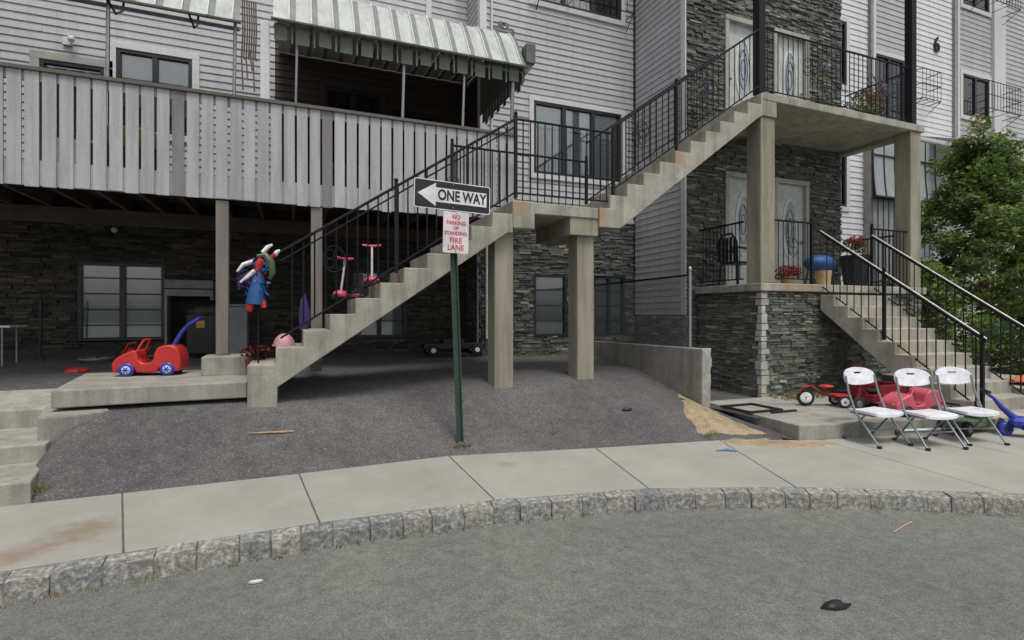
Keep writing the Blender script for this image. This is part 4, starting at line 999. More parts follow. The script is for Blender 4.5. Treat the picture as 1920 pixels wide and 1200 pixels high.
# ================================================================ TOYS
def car(x0, y0, z0, yaw, body, wheel_m, hub, handle, label, group=None, L=.80):
    t = thing('toy_push_car', label, 'toy car', (0, 0, 0), group); k = L / .80
    def P(a, b, k_=0): return a
    W = .18 * k
    prof = [(-.40, .09), (-.405, .16), (-.38, .215), (-.33, .26), (-.26, .30), (-.19, .33), (-.15, .345), (-.12, .30), (-.10, .21), (-.06, .175), (.03, .175), (.07, .21), (.085, .30), (.11, .36), (.17, .395), (.25, .405), (.32, .39), (.365, .34), (.39, .24), (.395, .14), (.38, .06), (.32, .05), (.29, .11), (.24, .14), (.19, .13), (.14, .09), (.12, .045), (-.13, .045), (-.15, .10), (-.20, .14), (-.26, .14), (-.31, .10), (-.33, .05), (-.39, .055)]
    g = MB(); conv([(a * k, b * k) for a, b in prof], -W, W, g); o = g.build('body', body, t, bevel=.035 * k, smooth=True)
    for a in (-.23, .24):
        for s_ in (-1, 1):
            wv = MB().wheel((a * k, s_ * W * .98, .085 * k), (0, 1, 0), .088 * k, .06 * k).build('wheel', wheel_m, t, smooth=True)
            MB().wheel((a * k, s_ * (W + .018 * k), .085 * k), (0, 1, 0), .052 * k, .032 * k, 14).build('hub', hub, wv, smooth=True)
            h = MB()
            for q in range(6):
                an = q * PI / 3; h.tube([(a * k, s_ * (W + .037 * k), .085 * k), (a * k + .044 * k * math.cos(an), s_ * (W + .037 * k), .085 * k + .044 * k * math.sin(an))], .006 * k, 4)
            h.build('spoke', wheel_m, wv)
    for s_ in (-1, 1): MB().tube([(-.14 * k, s_ * W * .8, .30 * k), (-.06 * k, s_ * W * .6, .47 * k)], .014 * k, 8).build('windscreen_bar', body, t)
    MB().tube([(-.06 * k, -W * .6, .47 * k), (-.06 * k, W * .6, .47 * k)], .014 * k, 8).build('windscreen_bar', body, t)
    MB().tube([(-.03 * k + .02 * math.cos(q), .06 * math.sin(q) * k, (.32 + .055 * math.cos(q)) * k) for q in [2 * PI * i / 12 for i in range(12)]], .010 * k, 5, closed=True).build('steering_wheel', 'black', t)
    MB().ball((-.385 * k, -.1 * k, .17 * k), .028 * k).ball((-.385 * k, .1 * k, .17 * k), .028 * k).build('headlight', 'yellow', t)
    MB().box(-.06 * k, .14 * k, -W * .8, W * .8, .168 * k, .185 * k).build('seat', 'black', t)
    if handle:
        MB().tube([(.25 * k, 0, .36 * k), (.30 * k, 0, .47 * k), (.36 * k, 0, .58 * k), (.45 * k, 0, .68 * k), (.58 * k, 0, .76 * k)], [.035 * k, .03 * k, .026 * k, .024 * k, .026 * k], 10).tube([(.58 * k, -.1, .76 * k), (.58 * k, .1, .76 * k)], .018 * k, 8).build('push_handle', handle, t, smooth=True)
    t.rotation_euler = (0, 0, yaw); t.location = (x0, y0, z0); return t
car(-1.60, 7.72, -.735, R(-8), 'red', 'blue', 'paleblue', 'blue', 'red toy push car with blue wheels and a tall blue handle on the concrete slab', L=.73)
car(7.55, 4.52, -1.32, R(-15), 'pinkred', 'black', 'darkred', None, 'faded pinkish red toy car behind the white folding chairs', L=.68)

def tricycle(loc, yaw):
    t = thing('tricycle', 'small red tricycle with white rimmed wheels by the stone porch', 'tricycle')
    for p, r_ in (((-.24, 0, .12), .12), ((.22, -.15, .085), .085), ((.22, .15, .085), .085)):
        w_ = MB().wheel(p, (0, 1, 0), r_, .035).build('wheel', 'tyre', t, smooth=True)
        MB().wheel(p, (0, 1, 0), r_ * .72, .045, 14).build('rim', 'white_pl', w_, smooth=True); MB().ball(p, (.03, .03, .03), 8).build('hub', 'darkred', w_)
    MB().tube([(-.24, .03, .12), (-.22, .03, .25), (-.17, 0, .36), (-.16, 0, .42)], .013, 8).tube([(-.18, 0, .30), (-.05, 0, .20), (.12, 0, .15), (.22, 0, .13)], .024, 8).tube([(.22, -.15, .085), (.22, .15, .085)], .012, 6).build('frame', 'darkred', t, smooth=True)
    MB().box(.12, .34, -.12, .12, .15, .175).build('step_deck', 'red', t, bevel=.012)
    MB().ball((.04, 0, .29), (.10, .085, .025), 12).tube([(.04, 0, .28), (.06, 0, .18)], .012, 6).build('saddle', 'red', t, smooth=True)
    MB().tube([(-.13, -.18, .44), (-.16, -.08, .42), (-.16, .08, .42), (-.13, .18, .44)], .011, 8).build('handlebar', 'galv', t, smooth=True)
    for s_ in (-1, 1): MB().box(-.27, -.21, s_ * .09 - .03, s_ * .09 + .03, .10, .12).build('pedal', 'white_pl', t)
    MB().tube([(-.20, -.05, .30), (-.30, -.05, .27), (-.34, -.02, .18)], .012, 6).build('mudguard', 'red', t)
    t.rotation_euler = (0, 0, yaw); t.location = loc; return t
tricycle((7.08, 5.42, -1.32), R(-30))
# second red ride-on, lying beyond the first chair
t = thing('tricycle', 'dark red tricycle with a black seat half hidden behind the left chair', 'tricycle', (7.35, 5.0, -1.32))
for p in ((7.15, 4.95, -1.22), (7.55, 5.12, -1.24), (7.55, 4.84, -1.24)):
    w_ = MB().wheel(p, (.2, 1, 0), .095, .045).build('wheel', 'tyre', t, smooth=True); MB().wheel(p, (.2, 1, 0), .05, .055, 12).build('rim', 'galv', w_)
MB().tube([(7.15, 4.97, -1.22), (7.2, 4.97, -1.02), (7.35, 4.97, -1.1), (7.55, 4.97, -1.2)], .02, 8).box(7.3, 7.62, 4.85, 5.1, -1.2, -1.1).tube([(7.2, 4.85, -.92), (7.2, 4.97, -.95), (7.2, 5.1, -.92)], .014, 6).tube([(7.2, 4.97, -.95), (7.2, 4.97, -1.04)], .014, 6).build('frame', 'darkred', t, bevel=.01)
MB().ball((7.42, 4.97, -1.05), (.1, .09, .03)).build('saddle', 'black', t, smooth=True)
# red pile behind chairs
t = thing('toy_wagon', 'dark red toy wagon below the porch stairs behind the middle chair', 'toy wagon', (7.75, 5.05, -1.32))
MB().box(7.5, 8.05, 4.9, 5.3, -1.2, -1.18).box(7.5, 8.05, 4.88, 4.9, -1.2, -.98).box(7.5, 8.05, 5.3, 5.32, -1.2, -.98).box(7.48, 7.5, 4.88, 5.32, -1.2, -.98).box(8.05, 8.07, 4.88, 5.32, -1.2, -.98).build('tub', 'darkred', t, bevel=.01)
for x in (7.6, 7.95):
    for y in (4.86, 5.34): MB().wheel((x, y, -1.25), (0, 1, 0), .07, .04).build('wheel', 'tyre', t, smooth=True)
MB().tube([(7.5, 5.1, -1.2), (7.38, 5.1, -.95), (7.36, 5.1, -.72)], .012, 6).tube([(7.36, 5.03, -.72), (7.36, 5.17, -.72)], .014, 6).build('pull_handle', 'darkred', t)
# dark ride-on behind right chair
t = thing('ride_on_toy', 'low black four wheeled ride-on toy behind the right hand chair', 'ride-on toy', (7.95, 4.3, -1.5))
MB().box(7.62, 8.42, 3.98, 4.2, -1.42, -1.33).tube([(7.68, 4.1, -1.38), (7.63, 4.1, -1.12)], .014, 6).box(8.05, 8.35, 4.0, 4.18, -1.33, -1.27).build('chassis', 'green_pl', t, bevel=.02)
for x in (7.68, 8.36):
    for y in (3.95, 4.23): w_ = MB().wheel((x, y, -1.41), (0, 1, 0), .095, .06).build('wheel', 'tyre', t, smooth=True); MB().wheel((x, y, -1.41), (0, 1, 0), .05, .066, 12).build('rim', 'grey_box', w_)
MB().tube([(7.63, 4.0, -1.12), (7.63, 4.2, -1.12)], .014, 6).build('handlebar', 'black', t)

def scooter(loc, yaw, dm, sm, hm, label, h=.55, lean=0, group=None, chunky=False):
    t = thing('kick_scooter', label, 'scooter', (0, 0, 0), group)
    MB().slab([(-.22, -.05), (.16, -.065), (.22, -.03), (.22, .03), (.16, .065), (-.22, .05)], .035, .065).build('deck', dm, t, bevel=.012)
    MB().ball((.20, 0, .07), (.085, .10, .055), 12, half=True).build('front_cover', dm, t, smooth=True)
    for p in ((.22, -.09, .035), (.22, .09, .035), (-.22, 0, .03)): MB().wheel(p, (0, 1, 0), .035, .025, 12).build('wheel', 'tyre' if not chunky else 'blue', t, smooth=True)
    MB().tube([(.20, 0, .06), (.20 - lean, 0, h * .5), (.20 - lean * 2, 0, h)], .014, 8).build('stem', sm, t, smooth=True)
    MB().tube([(.20 - lean * 2, -.12, h + .01), (.20 - lean * 2, -.04, h), (.20 - lean * 2, .04, h), (.20 - lean * 2, .12, h + .01)], .016, 8).build('handlebar', hm, t, smooth=True)
    t.rotation_euler = (0, 0, yaw); t.location = loc; return t
scooter((.66, 7.02, .193), R(120), 'pink', 'sign_pale', 'pink', 'child scooter with pink handlebar on the lower of the two scooter steps', .52, .05, 'pink child scooters on the stairs')
scooter((.90, 6.96, .378), R(75), 'pink', 'sign_white', 'pink', 'child scooter with wide handlebar and upright white stem, on the higher scooter step', .52, 0, 'pink child scooters on the stairs')
# blue scooter leaning at right
t = thing('kick_scooter', 'chunky blue toy scooter with its handle leaning left at the right edge', 'scooter', (8.3, 3.78, -1.5))
MB().tube([(8.12, 3.98, -.98), (8.14, 3.9, -1.05), (8.2, 3.85, -1.16), (8.3, 3.75, -1.30)], [.018, .02, .03, .045], 10).build('stem', 'blue', t, smooth=True)
MB().tube([(8.05, 3.9, -.97), (8.19, 4.06, -.96)], .018, 8).build('handlebar', 'black', t)
MB().ball((8.32, 3.72, -1.33), (.15, .11, .08)).box(8.3, 8.62, 3.5, 3.7, -1.42, -1.36).build('body', 'blue', t, smooth=False)
for p in ((8.22, 3.82, -1.42), (8.34, 3.56, -1.42), (8.62, 3.55, -1.43)):
    w_ = MB().wheel(p, (.5, 1, 0), .085, .06).build('wheel', 'blue', t, smooth=True); MB().wheel(p, (.5, 1, 0), .045, .066, 12).build('rim', 'black', w_)
# white scooter on its side under the middle chair
t = thing('toy_stand', 'thin white toy frame lying under the middle folding chair', 'toy', (7.35, 4.05, -1.5))
MB().tube([(6.95, 4.3, -1.44), (7.2, 4.2, -1.43), (7.6, 4.15, -1.44)], .016, 8).build('frame', 'white_pl', t, smooth=True)
MB().ball((7.72, 4.12, -1.46), (.05, .05, .035)).ball((6.95, 4.32, -1.46), (.03, .03, .035)).build('end_cap', 'darkred', t, smooth=True)
# toy bicycle and red helmet lying on the patio
t = thing('toy_bicycle', 'small bicycle with a white wheel lying flat by the lower window', 'bicycle', (-2.5, 9.3, -.66))
gz = -.66
for cx, cy, r_ in ((-2.62, 9.35, .2), (-2.12, 9.5, .2)):
    MB().tube([(cx + r_ * math.cos(2 * PI * i / 20), cy + r_ * math.sin(2 * PI * i / 20), gz + .03) for i in range(20)], .016, 6, closed=True).build('wheel', 'galv', t, smooth=True)
MB().tube([(-2.62, 9.35, gz + .05), (-2.4, 9.3, gz + .10), (-2.12, 9.5, gz + .06)], .018, 6).tube([(-2.4, 9.3, gz + .1), (-2.25, 9.1, gz + .1), (-2.12, 9.5, gz + .06)], .015, 6).build('frame', 'black', t)
MB().tube([(-2.25, 9.1, gz + .1), (-2.15, 9.05, gz + .25), (-2.05, 9.0, gz + .27)], .016, 6).ball((-2.15, 9.12, gz + .14), (.07, .05, .05)).build('handlebar', 'red', t)
MB().ball((-2.0, 9.1, gz + .08), (.06, .05, .05)).build('reflector', 'orange', t)
o = MB().ball((-2.68, 8.75, -.755), (.12, .09, .06), 14, half=True).ball((-2.57, 8.7, -.735), (.07, .07, .035)).build('helmet', 'red', smooth=True); tag(recentre(o), 'red toy helmet lying on the asphalt left of the toy push car', 'helmet')
o = MB().ball((-.10, 6.85, -.37), (.12, .12, .15), 16, half=True).tube([(-.22, 6.85, -.36), (-.10, 6.73, -.36), (.02, 6.85, -.36), (-.1, 6.97, -.36)], .015, 5, closed=True).build('helmet', 'palepink', smooth=True); tag(recentre(o), 'pale pink child helmet on the second stair tread', 'helmet')
o = MB().tube([(.12, 7.1, -.18), (.13, 7.1, .0), (.12, 7.1, .18), (.13, 7.1, .26)], [.055, .075, .04, .01], 7).build('umbrella', 'purple', smooth=True); tag(recentre(o), 'closed purple umbrella leaning upright behind the stair railing', 'umbrella')
# garden ornament on thin stake
t = thing('garden_ornament', 'blue, red, green and white cloth ornament on a thin black stake beside the stairs', 'ornament', (-.37, 6.7, -.74))
MB().tube([(-.37, 6.7, -.74), (-.37, 6.7, .3)], .009, 6).build('stake', 'iron', t)
MB().tube([(-.40, 6.7, .12), (-.39, 6.7, .25), (-.37, 6.7, .40), (-.36, 6.69, .5)], [.10, .09, .07, .04], 10).build('body', 'brightblue', t, smooth=True)
MB().tube([(-.44, 6.68, .16), (-.46, 6.67, .06), (-.44, 6.66, .04)], [.035, .04, .02], 8).tube([(-.32, 6.68, .16), (-.31, 6.67, .08)], [.035, .03], 8).build('leg', 'red', t, smooth=True)
MB().tube([(-.38, 6.68, .48), (-.36, 6.66, .56), (-.33, 6.66, .63)], [.03, .05, .04], 8).tube([(-.24, 6.68, .64), (-.19, 6.66, .70)], [.03, .022], 8).build('centre', 'red', t, smooth=True)
MB().tube([(-.38, 6.68, .66), (-.30, 6.67, .68), (-.24, 6.67, .60), (-.22, 6.67, .48), (-.25, 6.68, .40)], [.02, .04, .045, .04, .01], 8).build('sash', 'green_pl', t, smooth=True)
for a, b, c in (((-.42, .60), (-.52, .56), (-.58, .48)), ((-.40, .50), (-.48, .42), (-.55, .36)), ((-.32, .70), (-.27, .77), (-.22, .80)), ((-.20, .68), (-.17, .72), (-.14, .74))):
    MB().tube([(p[0], 6.67, p[1]) for p in (a, b, c)], [.028, .024, .012], 8).build('ribbon', 'sign_white', t, smooth=True)
MB().tube([(-.46, 6.69, .48), (-.56, 6.69, .40), (-.56, 6.69, .28)], [.02, .03, .015], 6).build('ribbon', 'purple', t, smooth=True)

g = MB()
for cx_, cz_, rx_, rz_ in ((-.38, .30, .13, .17), (-.34, .56, .12, .10)): leaves(g, (cx_, 6.68, cz_), (rx_, .06, rz_), 60, .035)
g.build('cloth_strips', 'brightblue', t)
g = MB(); leaves(g, (-.36, 6.67, .50), (.16, .05, .2), 40, .03); g.build('cloth_strips', 'darkred', t)
g = MB(); leaves(g, (-.50, 6.68, .40), (.09, .05, .12), 40, .03); g.build('cloth_strips', 'purple', t)
# dark red plant near stair foot
t = thing('potted_plant', 'dark red leafy plant in a low pot beside the foot of the stairs', 'plant', (-.42, 7.25, -.74))
MB().tube([(-.42, 7.25, -.735), (-.42, 7.25, -.55)], [.10, .13], 14).build('pot', 'darkred', t, smooth=True)
g = MB(); leaves(g, (-.40, 7.25, -.46), (.2, .14, .08), 260, .03); g.build('foliage', 'darkredleaf', t)
# plastic armchair on the porch
t = thing('garden_chair', 'black plastic armchair on the stone porch left of the column', 'chair', (7.30, 7.2, .51))
cx, cy, z = 7.30, 7.25, .51
MB().box(cx - .22, cx + .22, cy - .22, cy + .2, z + .38, z + .42).build('seat', 'black', t, bevel=.015)
b = MB()
for i in range(5): b.box(cx - .23 , cx - .21, cy - .18 + i * .085, cy - .13 + i * .085, z + .42, z + .84)
b.tube([(cx - .22, cy - .22, z + .42), (cx - .24, cy - .22, z + .75), (cx - .25, cy - .12, z + .90), (cx - .25, cy + .1, z + .90), (cx - .24, cy + .2, z + .75), (cx - .22, cy + .2, z + .42)], .02, 8); b.build('backrest', 'black', t)
for s_ in (-1, 1):
    MB().tube([(cx - .22, cy + s_ * .21, z + .66), (cx + .0, cy + s_ * .23, z + .64), (cx + .2, cy + s_ * .22, z + .62), (cx + .22, cy + s_ * .21, z + .42)], .02, 8).build('armrest', 'black', t, smooth=True)
    for a in (-.19, .2): MB().tube([(cx + a * 1.1, cy + s_ * .22, z), (cx + a, cy + s_ * .2, z + .39)], .02, 6).build('leg', 'black', t)
# flowers and things on the porch
t = thing('potted_plant', 'red flowering plant in a pot behind the porch railing, right of the column', 'plant', (7.95, 6.75, .51))
MB().tube([(7.95, 6.75, .512), (7.95, 6.75, .66)], [.1, .14], 14).build('pot', 'tan', t, smooth=True)
g = MB(); leaves(g, (7.95, 6.72, .74), (.30, .15, .12), 420, .028); g.build('flowers', 'redleaf', t)
g = MB(); leaves(g, (7.95, 6.75, .66), (.30, .13, .08), 160, .03); g.build('foliage', 'weed', t)
o = MB().tube([(8.62, 6.6, .512), (8.62, 6.6, .77)], [.11, .13], 14).build('planter', 'tan', smooth=True); tag(recentre(o), 'empty tan planter at the top of the porch steps', 'planter')
t = thing('kettle_grill', 'bright blue lidded tub on black legs on the porch by the wall', 'tub', (9.3, 7.2, .51))
MB().ball((9.3, 7.2, .98), (.33, .25, .16), 14).build('tub', 'brightblue', t, smooth=True)
for s_ in (-1, 1):
    for q in (-1, 1): MB().tube([(9.3 + s_ * .22, 7.2 + q * .15, .512), (9.3 + s_ * .14, 7.2 + q * .1, .95)], .015, 6).build('leg', 'black', t)
t = thing('potted_plant', 'tall dark planter with red flowers near the right end of the porch', 'plant', (10.15, 7.1, .51))
MB().tube([(10.15, 7.1, .512), (10.15, 7.1, 1.15)], [.18, .26], 12).build('pot', 'black', t)
g = MB(); leaves(g, (10.05, 7.05, 1.32), (.28, .2, .14), 260, .04); g.build('foliage', 'weed', t)
g = MB(); leaves(g, (9.98, 6.95, 1.42), (.22, .14, .09), 220, .03); g.build('flowers', 'redleaf', t)
# balcony clutter
t = thing('potted_plant', 'leafy plant with pink flowers standing on the upper balcony near its right end', 'plant', (10.3, 6.9, 3.58))
MB().tube([(10.3, 6.9, 3.582), (10.3, 6.9, 3.8)], [.12, .16], 12).build('pot', 'tan', t)
g = MB(); leaves(g, (10.25, 6.9, 4.05), (.38, .2, .28), 420, .04); g.build('foliage', 'weed', t)
g = MB(); leaves(g, (10.3, 6.8, 4.15), (.28, .14, .14), 90, .03); g.build('flowers', 'pinkleaf', t) if 'pinkleaf' in M else g.build('flowers', 'redleaf', t)
# lawn toy under the stairs
t = thing('toy_kart', 'black low kart with white hub wheels parked in the dark under the stairs', 'toy kart', (2.7, 9.6, -.72))
MB().box(2.15, 3.3, 9.35, 9.6, -.62, -.52).tube([(2.3, 9.5, -.52), (2.2, 9.5, -.3), (2.15, 9.5, -.2)], .025, 6).box(2.5, 2.9, 9.35, 9.6, -.52, -.44).build('chassis', 'black', t, bevel=.01)
for x in (2.3, 3.12):
    for y in (9.3, 9.66): w_ = MB().wheel((x, y, -.64), (0, 1, 0), .10, .05).build('wheel', 'tyre', t, smooth=True); MB().wheel((x, y, -.64), (0, 1, 0), .05, .06, 12).build('hub', 'white_pl', w_)
# cabinet and clutter by the lower wall
t = thing('cabinet', 'light grey open fronted cabinet by the lower wall behind the toy push car', 'cabinet', (-1.6, 10.1, -.56))
MB().box(-1.90, -1.22, 9.95, 10.3, .30, .56).box(-1.90, -1.86, 9.95, 10.3, -.58, .30).box(-1.26, -1.22, 9.95, 10.3, -.58, .30).build('carcass', 'grey_cab', t, bevel=.006)
MB().box(-1.91, -1.21, 9.93, 9.95, .41, .425).build('drawer_gap', 'dark', t)
MB().box(-1.86, -1.26, 10.25, 10.29, -.58, .30).build('back_panel', 'dark', t)
t = thing('barbecue', 'black covered barbecue beside the grey cabinet, partly behind the wooden post', 'barbecue', (-1.25, 9.5, -.6))
MB().box(-1.50, -.98, 9.3, 9.7, -.62, .02).ball((-1.24, 9.5, .04), (.3, .22, .2), 12).build('cover', 'black', t, bevel=.04)
MB().box(-1.36, -1.25, 9.285, 9.30, -.2, -.09).build('tag', 'yellow', t)
o = MB().box(-.86, -.62, 8.6, 8.9, -.73, .12).box(-.88, -.60, 8.58, 8.92, .12, .15).build('utility_box', 'grey_box', bevel=.012); tag(recentre(o), 'upright grey metal box standing just behind the wooden deck post', 'utility box')
t = thing('folding_table', 'small white table cut off by the left edge under the deck', 'table', (-3.8, 9.3, -.6))
MB().box(-4.4, -3.45, 9.0, 9.5, -.17, -.145).build('tabletop', 'white_pl', t, bevel=.005)
for x in (-4.3, -3.55):
    for y in (9.05, 9.45): MB().tube([(x, y, -.68), (x, y, -.17)], .012, 6).build('leg', 'galv', t)
o = MB().tube([(-3.31, 9.5, -.60), (-3.30, 9.5, .23)], .018, 6).tube([(-3.36, 9.5, -.6), (-3.26, 9.5, -.6)], .02, 6).build('umbrella_stand', 'black'); tag(recentre(o), 'thin black upright stand under the deck left of the lower window', 'stand')
# red and yellow toy seen through deck boards
t = thing('play_kitchen', 'red and yellow plastic toy glimpsed between the deck boards at left', 'toy', (-1.9, 7.9, 1.63))
MB().box(-2.35, -1.55, 7.75, 8.1, 1.632, 2.05).build('base', 'darkred', t, bevel=.02)
MB().box(-2.1, -1.6, 7.78, 8.05, 2.052, 2.3).build('top', 'yellow', t, bevel=.02)

# metal frame and litter
o = MB().box(5.62, 6.22, 5.86, 5.90, -1.318, -1.29).box(5.62, 6.22, 5.36, 5.40, -1.318, -1.29).box(5.62, 5.66, 5.4, 5.86, -1.318, -1.29).box(6.18, 6.22, 5.4, 5.86, -1.318, -1.29).box(5.9, 6.35, 5.25, 5.29, -1.318, -1.295).build('drain_grate', 'black'); tag(recentre(o), 'black rectangular metal frame lying on the concrete pad', 'metal frame')
def onland(x, y): return gh(x, y) + .012
o = MB().tube([(-.42, 5.98, onland(-.42, 5.98)), (-.2, 5.97, onland(-.2, 5.97) + .01), (.0, 5.99, onland(0, 5.99))], [.006, .01, .012], 6).build('stick', 'stick'); tag(recentre(o), 'pale peeled stick lying on the asphalt below the stair foot', 'stick')
o = MB().ball((3.95, 5.75, gh(3.95, 5.75) + .015), (.08, .035, .02), 8).build('shoe', 'black'); tag(recentre(o), 'small dark scrap lying on the driveway asphalt left of the dirt patch', 'litter')
o = MB().tube([(4.33, 4.6, -1.505), (4.45, 4.57, -1.50), (4.52, 4.5, -1.505)], [.008, .018, .008], 5).build('litter', 'litterblue'); tag(recentre(o), 'scrap of blue litter on the sidewalk near the dirt patch', 'litter')
o = MB().ball((2.90, 2.15, -1.678), (.07, .032, .022), 9).prism([(2.80, 2.16), (2.88, 2.19), (2.95, 2.14), (3.0, 2.12), (2.93, 2.10), (2.86, 2.11)], lambda a, b, k: (a, b, -1.688 + .012 * k)).build('litter', 'black'); tag(recentre(o), 'crumpled black scrap on the road at the bottom right', 'litter')
o = MB().ball((-.22, 3.72, -1.68), (.05, .02, .01), 6).build('litter', 'whitepaper'); tag(recentre(o), 'small whitish scrap on the road by the kerb', 'litter')
o = MB().tube([(4.3, 2.7, -1.684), (4.5, 2.75, -1.683), (4.65, 2.78, -1.684)], .005, 5).build('litter', 'palepink'); tag(recentre(o), 'thin pinkish strip of litter on the road right of centre', 'litter')
# orange towel at the right edge
g = MB(); n = 10; vs = []
for i in range(n + 1):
    for j in range(n + 1):
        x = 9.95 + .7 * i / n; y = 4.25 + .45 * j / n; vs.append((x, y, -1.035 + .05 * abs(math.sin(i * 1.3 + j * .7)) + .09 * math.exp(-((i - 5) ** 2 + (j - 5) ** 2) / 12)))
g.add(vs, [(i * (n + 1) + j, (i + 1) * (n + 1) + j, (i + 1) * (n + 1) + j + 1, i * (n + 1) + j + 1) for i in range(n) for j in range(n)])
o = g.build('towel', 'orange', smooth=True); o.modifiers.new('thick', 'SOLIDIFY').thickness = .008; tag(recentre(o), 'crumpled orange cloth on the concrete platform at the right edge', 'cloth')
o = MB().ball((8.55, 4.55, -.92), (.10, .07, .07), 10, half=True).tube([(8.5, 4.55, -.92), (8.62, 4.5, -.85)], .012, 5).build('helmet', 'white_pl', smooth=True); tag(recentre(o), 'small white helmet on the porch steps above the right chair', 'helmet')
bpy.context.view_layer.update()

# ================================================================ VEGETATION
def tree(x, y, z0, h, rx, label, name='leafy_tree', n=9000, size=.055):
    t = thing(name, label, 'tree', (x, y, z0))
    tr = MB().tube([(x, y, z0 - .05), (x + .05, y, z0 + h * .35), (x - .03, y, z0 + h * .7), (x, y, z0 + h * .97)], [.11, .08, .05, .012], 8)
    tips = []
    for i in range(56):
        f = .03 + .93 * i / 56; a = i * 2.4; r = rx * (1.06 - f) ** .95 * random.uniform(.7, 1.15)
        b0 = Vector((x, y, z0 + h * f * .92)); e = b0 + Vector((math.cos(a) * r, math.sin(a) * r, h * .08 * random.uniform(.2, 1.5)))
        m_ = b0.lerp(e, .5) + Vector((0, 0, .06)); tr.tube([b0, m_, e], [.03, .018, .006], 5); tips.append((b0, m_, e, r))
    tr.build('trunk', 'bark', t)
    g1, g2, g3 = MB(), MB(), MB()
    for b0, m_, e, r in tips:
        for q in range(7):
            c = b0.lerp(e, random.uniform(.35, 1.1)) + Vector((random.gauss(0, .14), random.gauss(0, .14), random.gauss(.02, .14)))
            s_ = random.uniform(.14, .30)
            leaves(g2 if random.random() < .15 else g1, c, (s_ * 1.3, s_ * 1.3, s_ * .75), n // 290, size)
    leaves(g3, (x - .75, y - .2, z0 + h * .93), (.16, .14, .38), 90, size * .7)
    tr2 = None
    g1.build('crown', 'leaf', t); g2.build('crown', 'leaf_pale', t)['label'] = 'paler young leaf clumps'
    if rx > 1.4: g3.build('shoots', 'leaf_pink', t)['label'] = 'pinkish new shoots at the top'
    return t
tree(13.6, 6.7, -1.52, 5.7, 2.2, 'bushy bright green tree right of the porch steps', n=34000, size=.05)
tree(16.9, 7.1, -1.52, 4.2, 1.7, 'second green tree, behind and right of the bushy one at the right edge', n=20000)
tree(11.9, 6.9, -1.52, 2.6, .75, 'low dark shrub between the porch steps and the bushy tree', 'shrub', n=12000, size=.045)
# grit and crumbs
g = MB()
def crumb(x, y, z, s_):
    a = random.uniform(0, PI); c_, n_ = math.cos(a) * s_, math.sin(a) * s_; k = random.uniform(.4, .8)
    g.add([(x - c_, y - n_, z), (x + n_ * k, y - c_ * k, z), (x + c_, y + n_, z), (x - n_ * k, y + c_ * k, z), (x, y, z + s_ * .7)], [(0, 1, 4), (1, 2, 4), (2, 3, 4), (3, 0, 4)])
for _ in range(700):
    x = random.uniform(-1.9, 5.3); y = backy(x) + random.expovariate(1.6); crumb(x, min(y, 9.5), gh(x, min(y, 9.5)), random.choice((.004, .006, .009, .014)))
for k, (p, d) in enumerate(st):
    nrm = Vector((d.y, -d.x, 0))
    for _ in range(16): q = p + nrm * (.14 + random.expovariate(9)) + d * random.uniform(-.15, .15); crumb(q.x, q.y, -1.689, random.choice((.003, .004, .006, .009)))
o = g.build('gravel', 'kerb_mortar'); tag(o, 'loose grit and stone crumbs on the asphalt and along the kerb', 'grit', kind='stuff')
M['purpleleaf'] = leafmat('purple_flowers', (.12, .05, .17), (.30, .16, .36))
for fx, fy, fz, rr, lb in ((5.75, 6.40, 3.45, .17, 'purple flower bunch tied to the railing of the upper stair flight'), (8.35, 6.42, 4.2, .15, 'purple flower bunch tied to the balcony railing before the right door'), (9.9, 6.42, 4.1, .17, 'purple flower bunch tied to the balcony railing near the right black pole')):
    t = thing('flower_bunch', lb, 'flowers', (fx, fy, fz), 'purple flower bunches tied to the railings')
    g = MB(); leaves(g, (fx, fy, fz), (rr, .06, rr * 1.1), 150, .022); g.build('flowers', 'purpleleaf', t)
    g = MB(); leaves(g, (fx, fy, fz - .05), (rr * .9, .05, rr), 90, .022); g.build('foliage', 'weed', t)
t = thing('planter_box', 'long white planter box standing low behind the balcony railing', 'planter', (9.6, 6.8, 3.58))
MB().box(9.0, 10.0, 6.66, 6.84, 3.582, 3.74).build('box', 'trim_dirty', t, bevel=.01)
g = MB(); leaves(g, (9.5, 6.75, 3.82), (.5, .09, .09), 260, .025); g.build('foliage', 'weed', t)
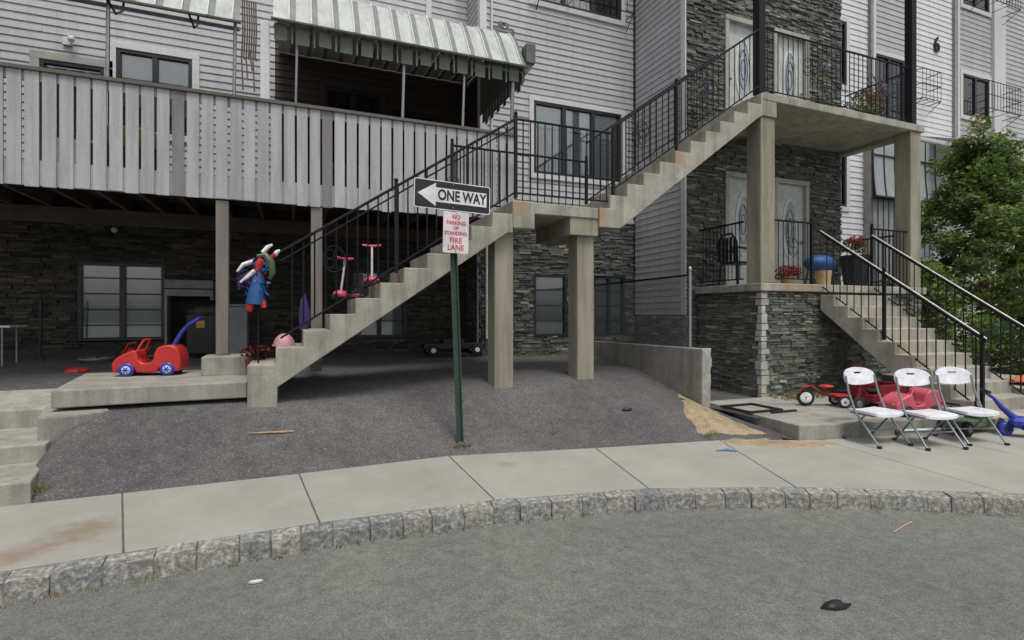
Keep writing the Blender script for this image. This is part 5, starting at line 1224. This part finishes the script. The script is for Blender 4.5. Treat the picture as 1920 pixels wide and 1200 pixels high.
# weeds
def tuft(g, x, y, z, n=10, h=.06, sp=.05):
    for _ in range(n):
        a = random.uniform(0, 2 * PI); r = random.uniform(0, sp); px_, py_ = x + r * math.cos(a), y + r * math.sin(a)
        hh = h * random.uniform(.4, 1.2); dx, dy = random.gauss(0, .35) * hh, random.gauss(0, .35) * hh; w_ = .004
        g.add([(px_ - w_, py_, z), (px_ + w_, py_, z), (px_ + dx + w_ * .3, py_ + dy, z + hh)], [(0, 1, 2)])
g = MB()
for k, (p, d) in enumerate(st):
    nrm = Vector((d.y, -d.x, 0))
    if random.random() < .9:
        for _ in range(random.randint(1, 5)):
            q = p + nrm * (.155 + random.uniform(0, .03)) + d * random.uniform(-.1, .1); tuft(g, q.x, q.y, -1.69, random.randint(3, 9), .03, .03)
o = g.build('kerb_weeds', 'drygrass'); tag(o, 'dry weeds growing along the foot of the stone kerb', 'weeds', kind='stuff')
g = MB()
for _ in range(70): tuft(g, -1.98 + random.uniform(-.03, .10), 5.42 + random.uniform(0, .35), -1.44, 6, .06, .03)
for _ in range(25): tuft(g, 1.70 + random.uniform(-.08, .12), 5.62 + random.uniform(-.05, .06), gh(1.7, 5.66) - .01, 5, .035, .02)
for _ in range(60):
    a = random.random(); x = 4.62 + .75 * a + random.gauss(0, .04); y = 5.0 + 1.4 * a ** 1.2 + random.gauss(0, .03); tuft(g, x, y, gh(min(5.4, x), y), 6, .05, .04)
for _ in range(40): tuft(g, random.uniform(3.0, 5.3), random.uniform(9.2, 9.45), -.80, 8, .12, .05)
for _ in range(14): tuft(g, 2.86 + random.gauss(0, .05), 5.62 + random.gauss(0, .04), gh(2.86, 5.62), 5, .03, .02)
for _ in range(90): tuft(g, random.uniform(7.0, 8.1), random.uniform(5.95, 6.32), -1.32, 6, .08, .04)
o = g.build('weeds', 'weed'); tag(o, 'green weeds in the cracks beside the steps, dirt patch and house wall', 'weeds', kind='stuff')
struct(drape('dirt_line', 'dirt_edge', [(-2.0, 5.39), (-.6, 5.40), (1.0, 5.46), (1.6, 5.50), (3.1, 5.22), (4.6, 4.99), (4.6, 5.03), (3.1, 5.27), (1.6, 5.57), (.3, 5.47), (-1.0, 5.44), (-2.0, 5.44)], .004, .01)) if False else None

# ---------------------------------------------------------------- lift everything so that the road lies near z = 0
for o in list(sc.objects):
    if o.parent is None: o.location.z += CAMZ
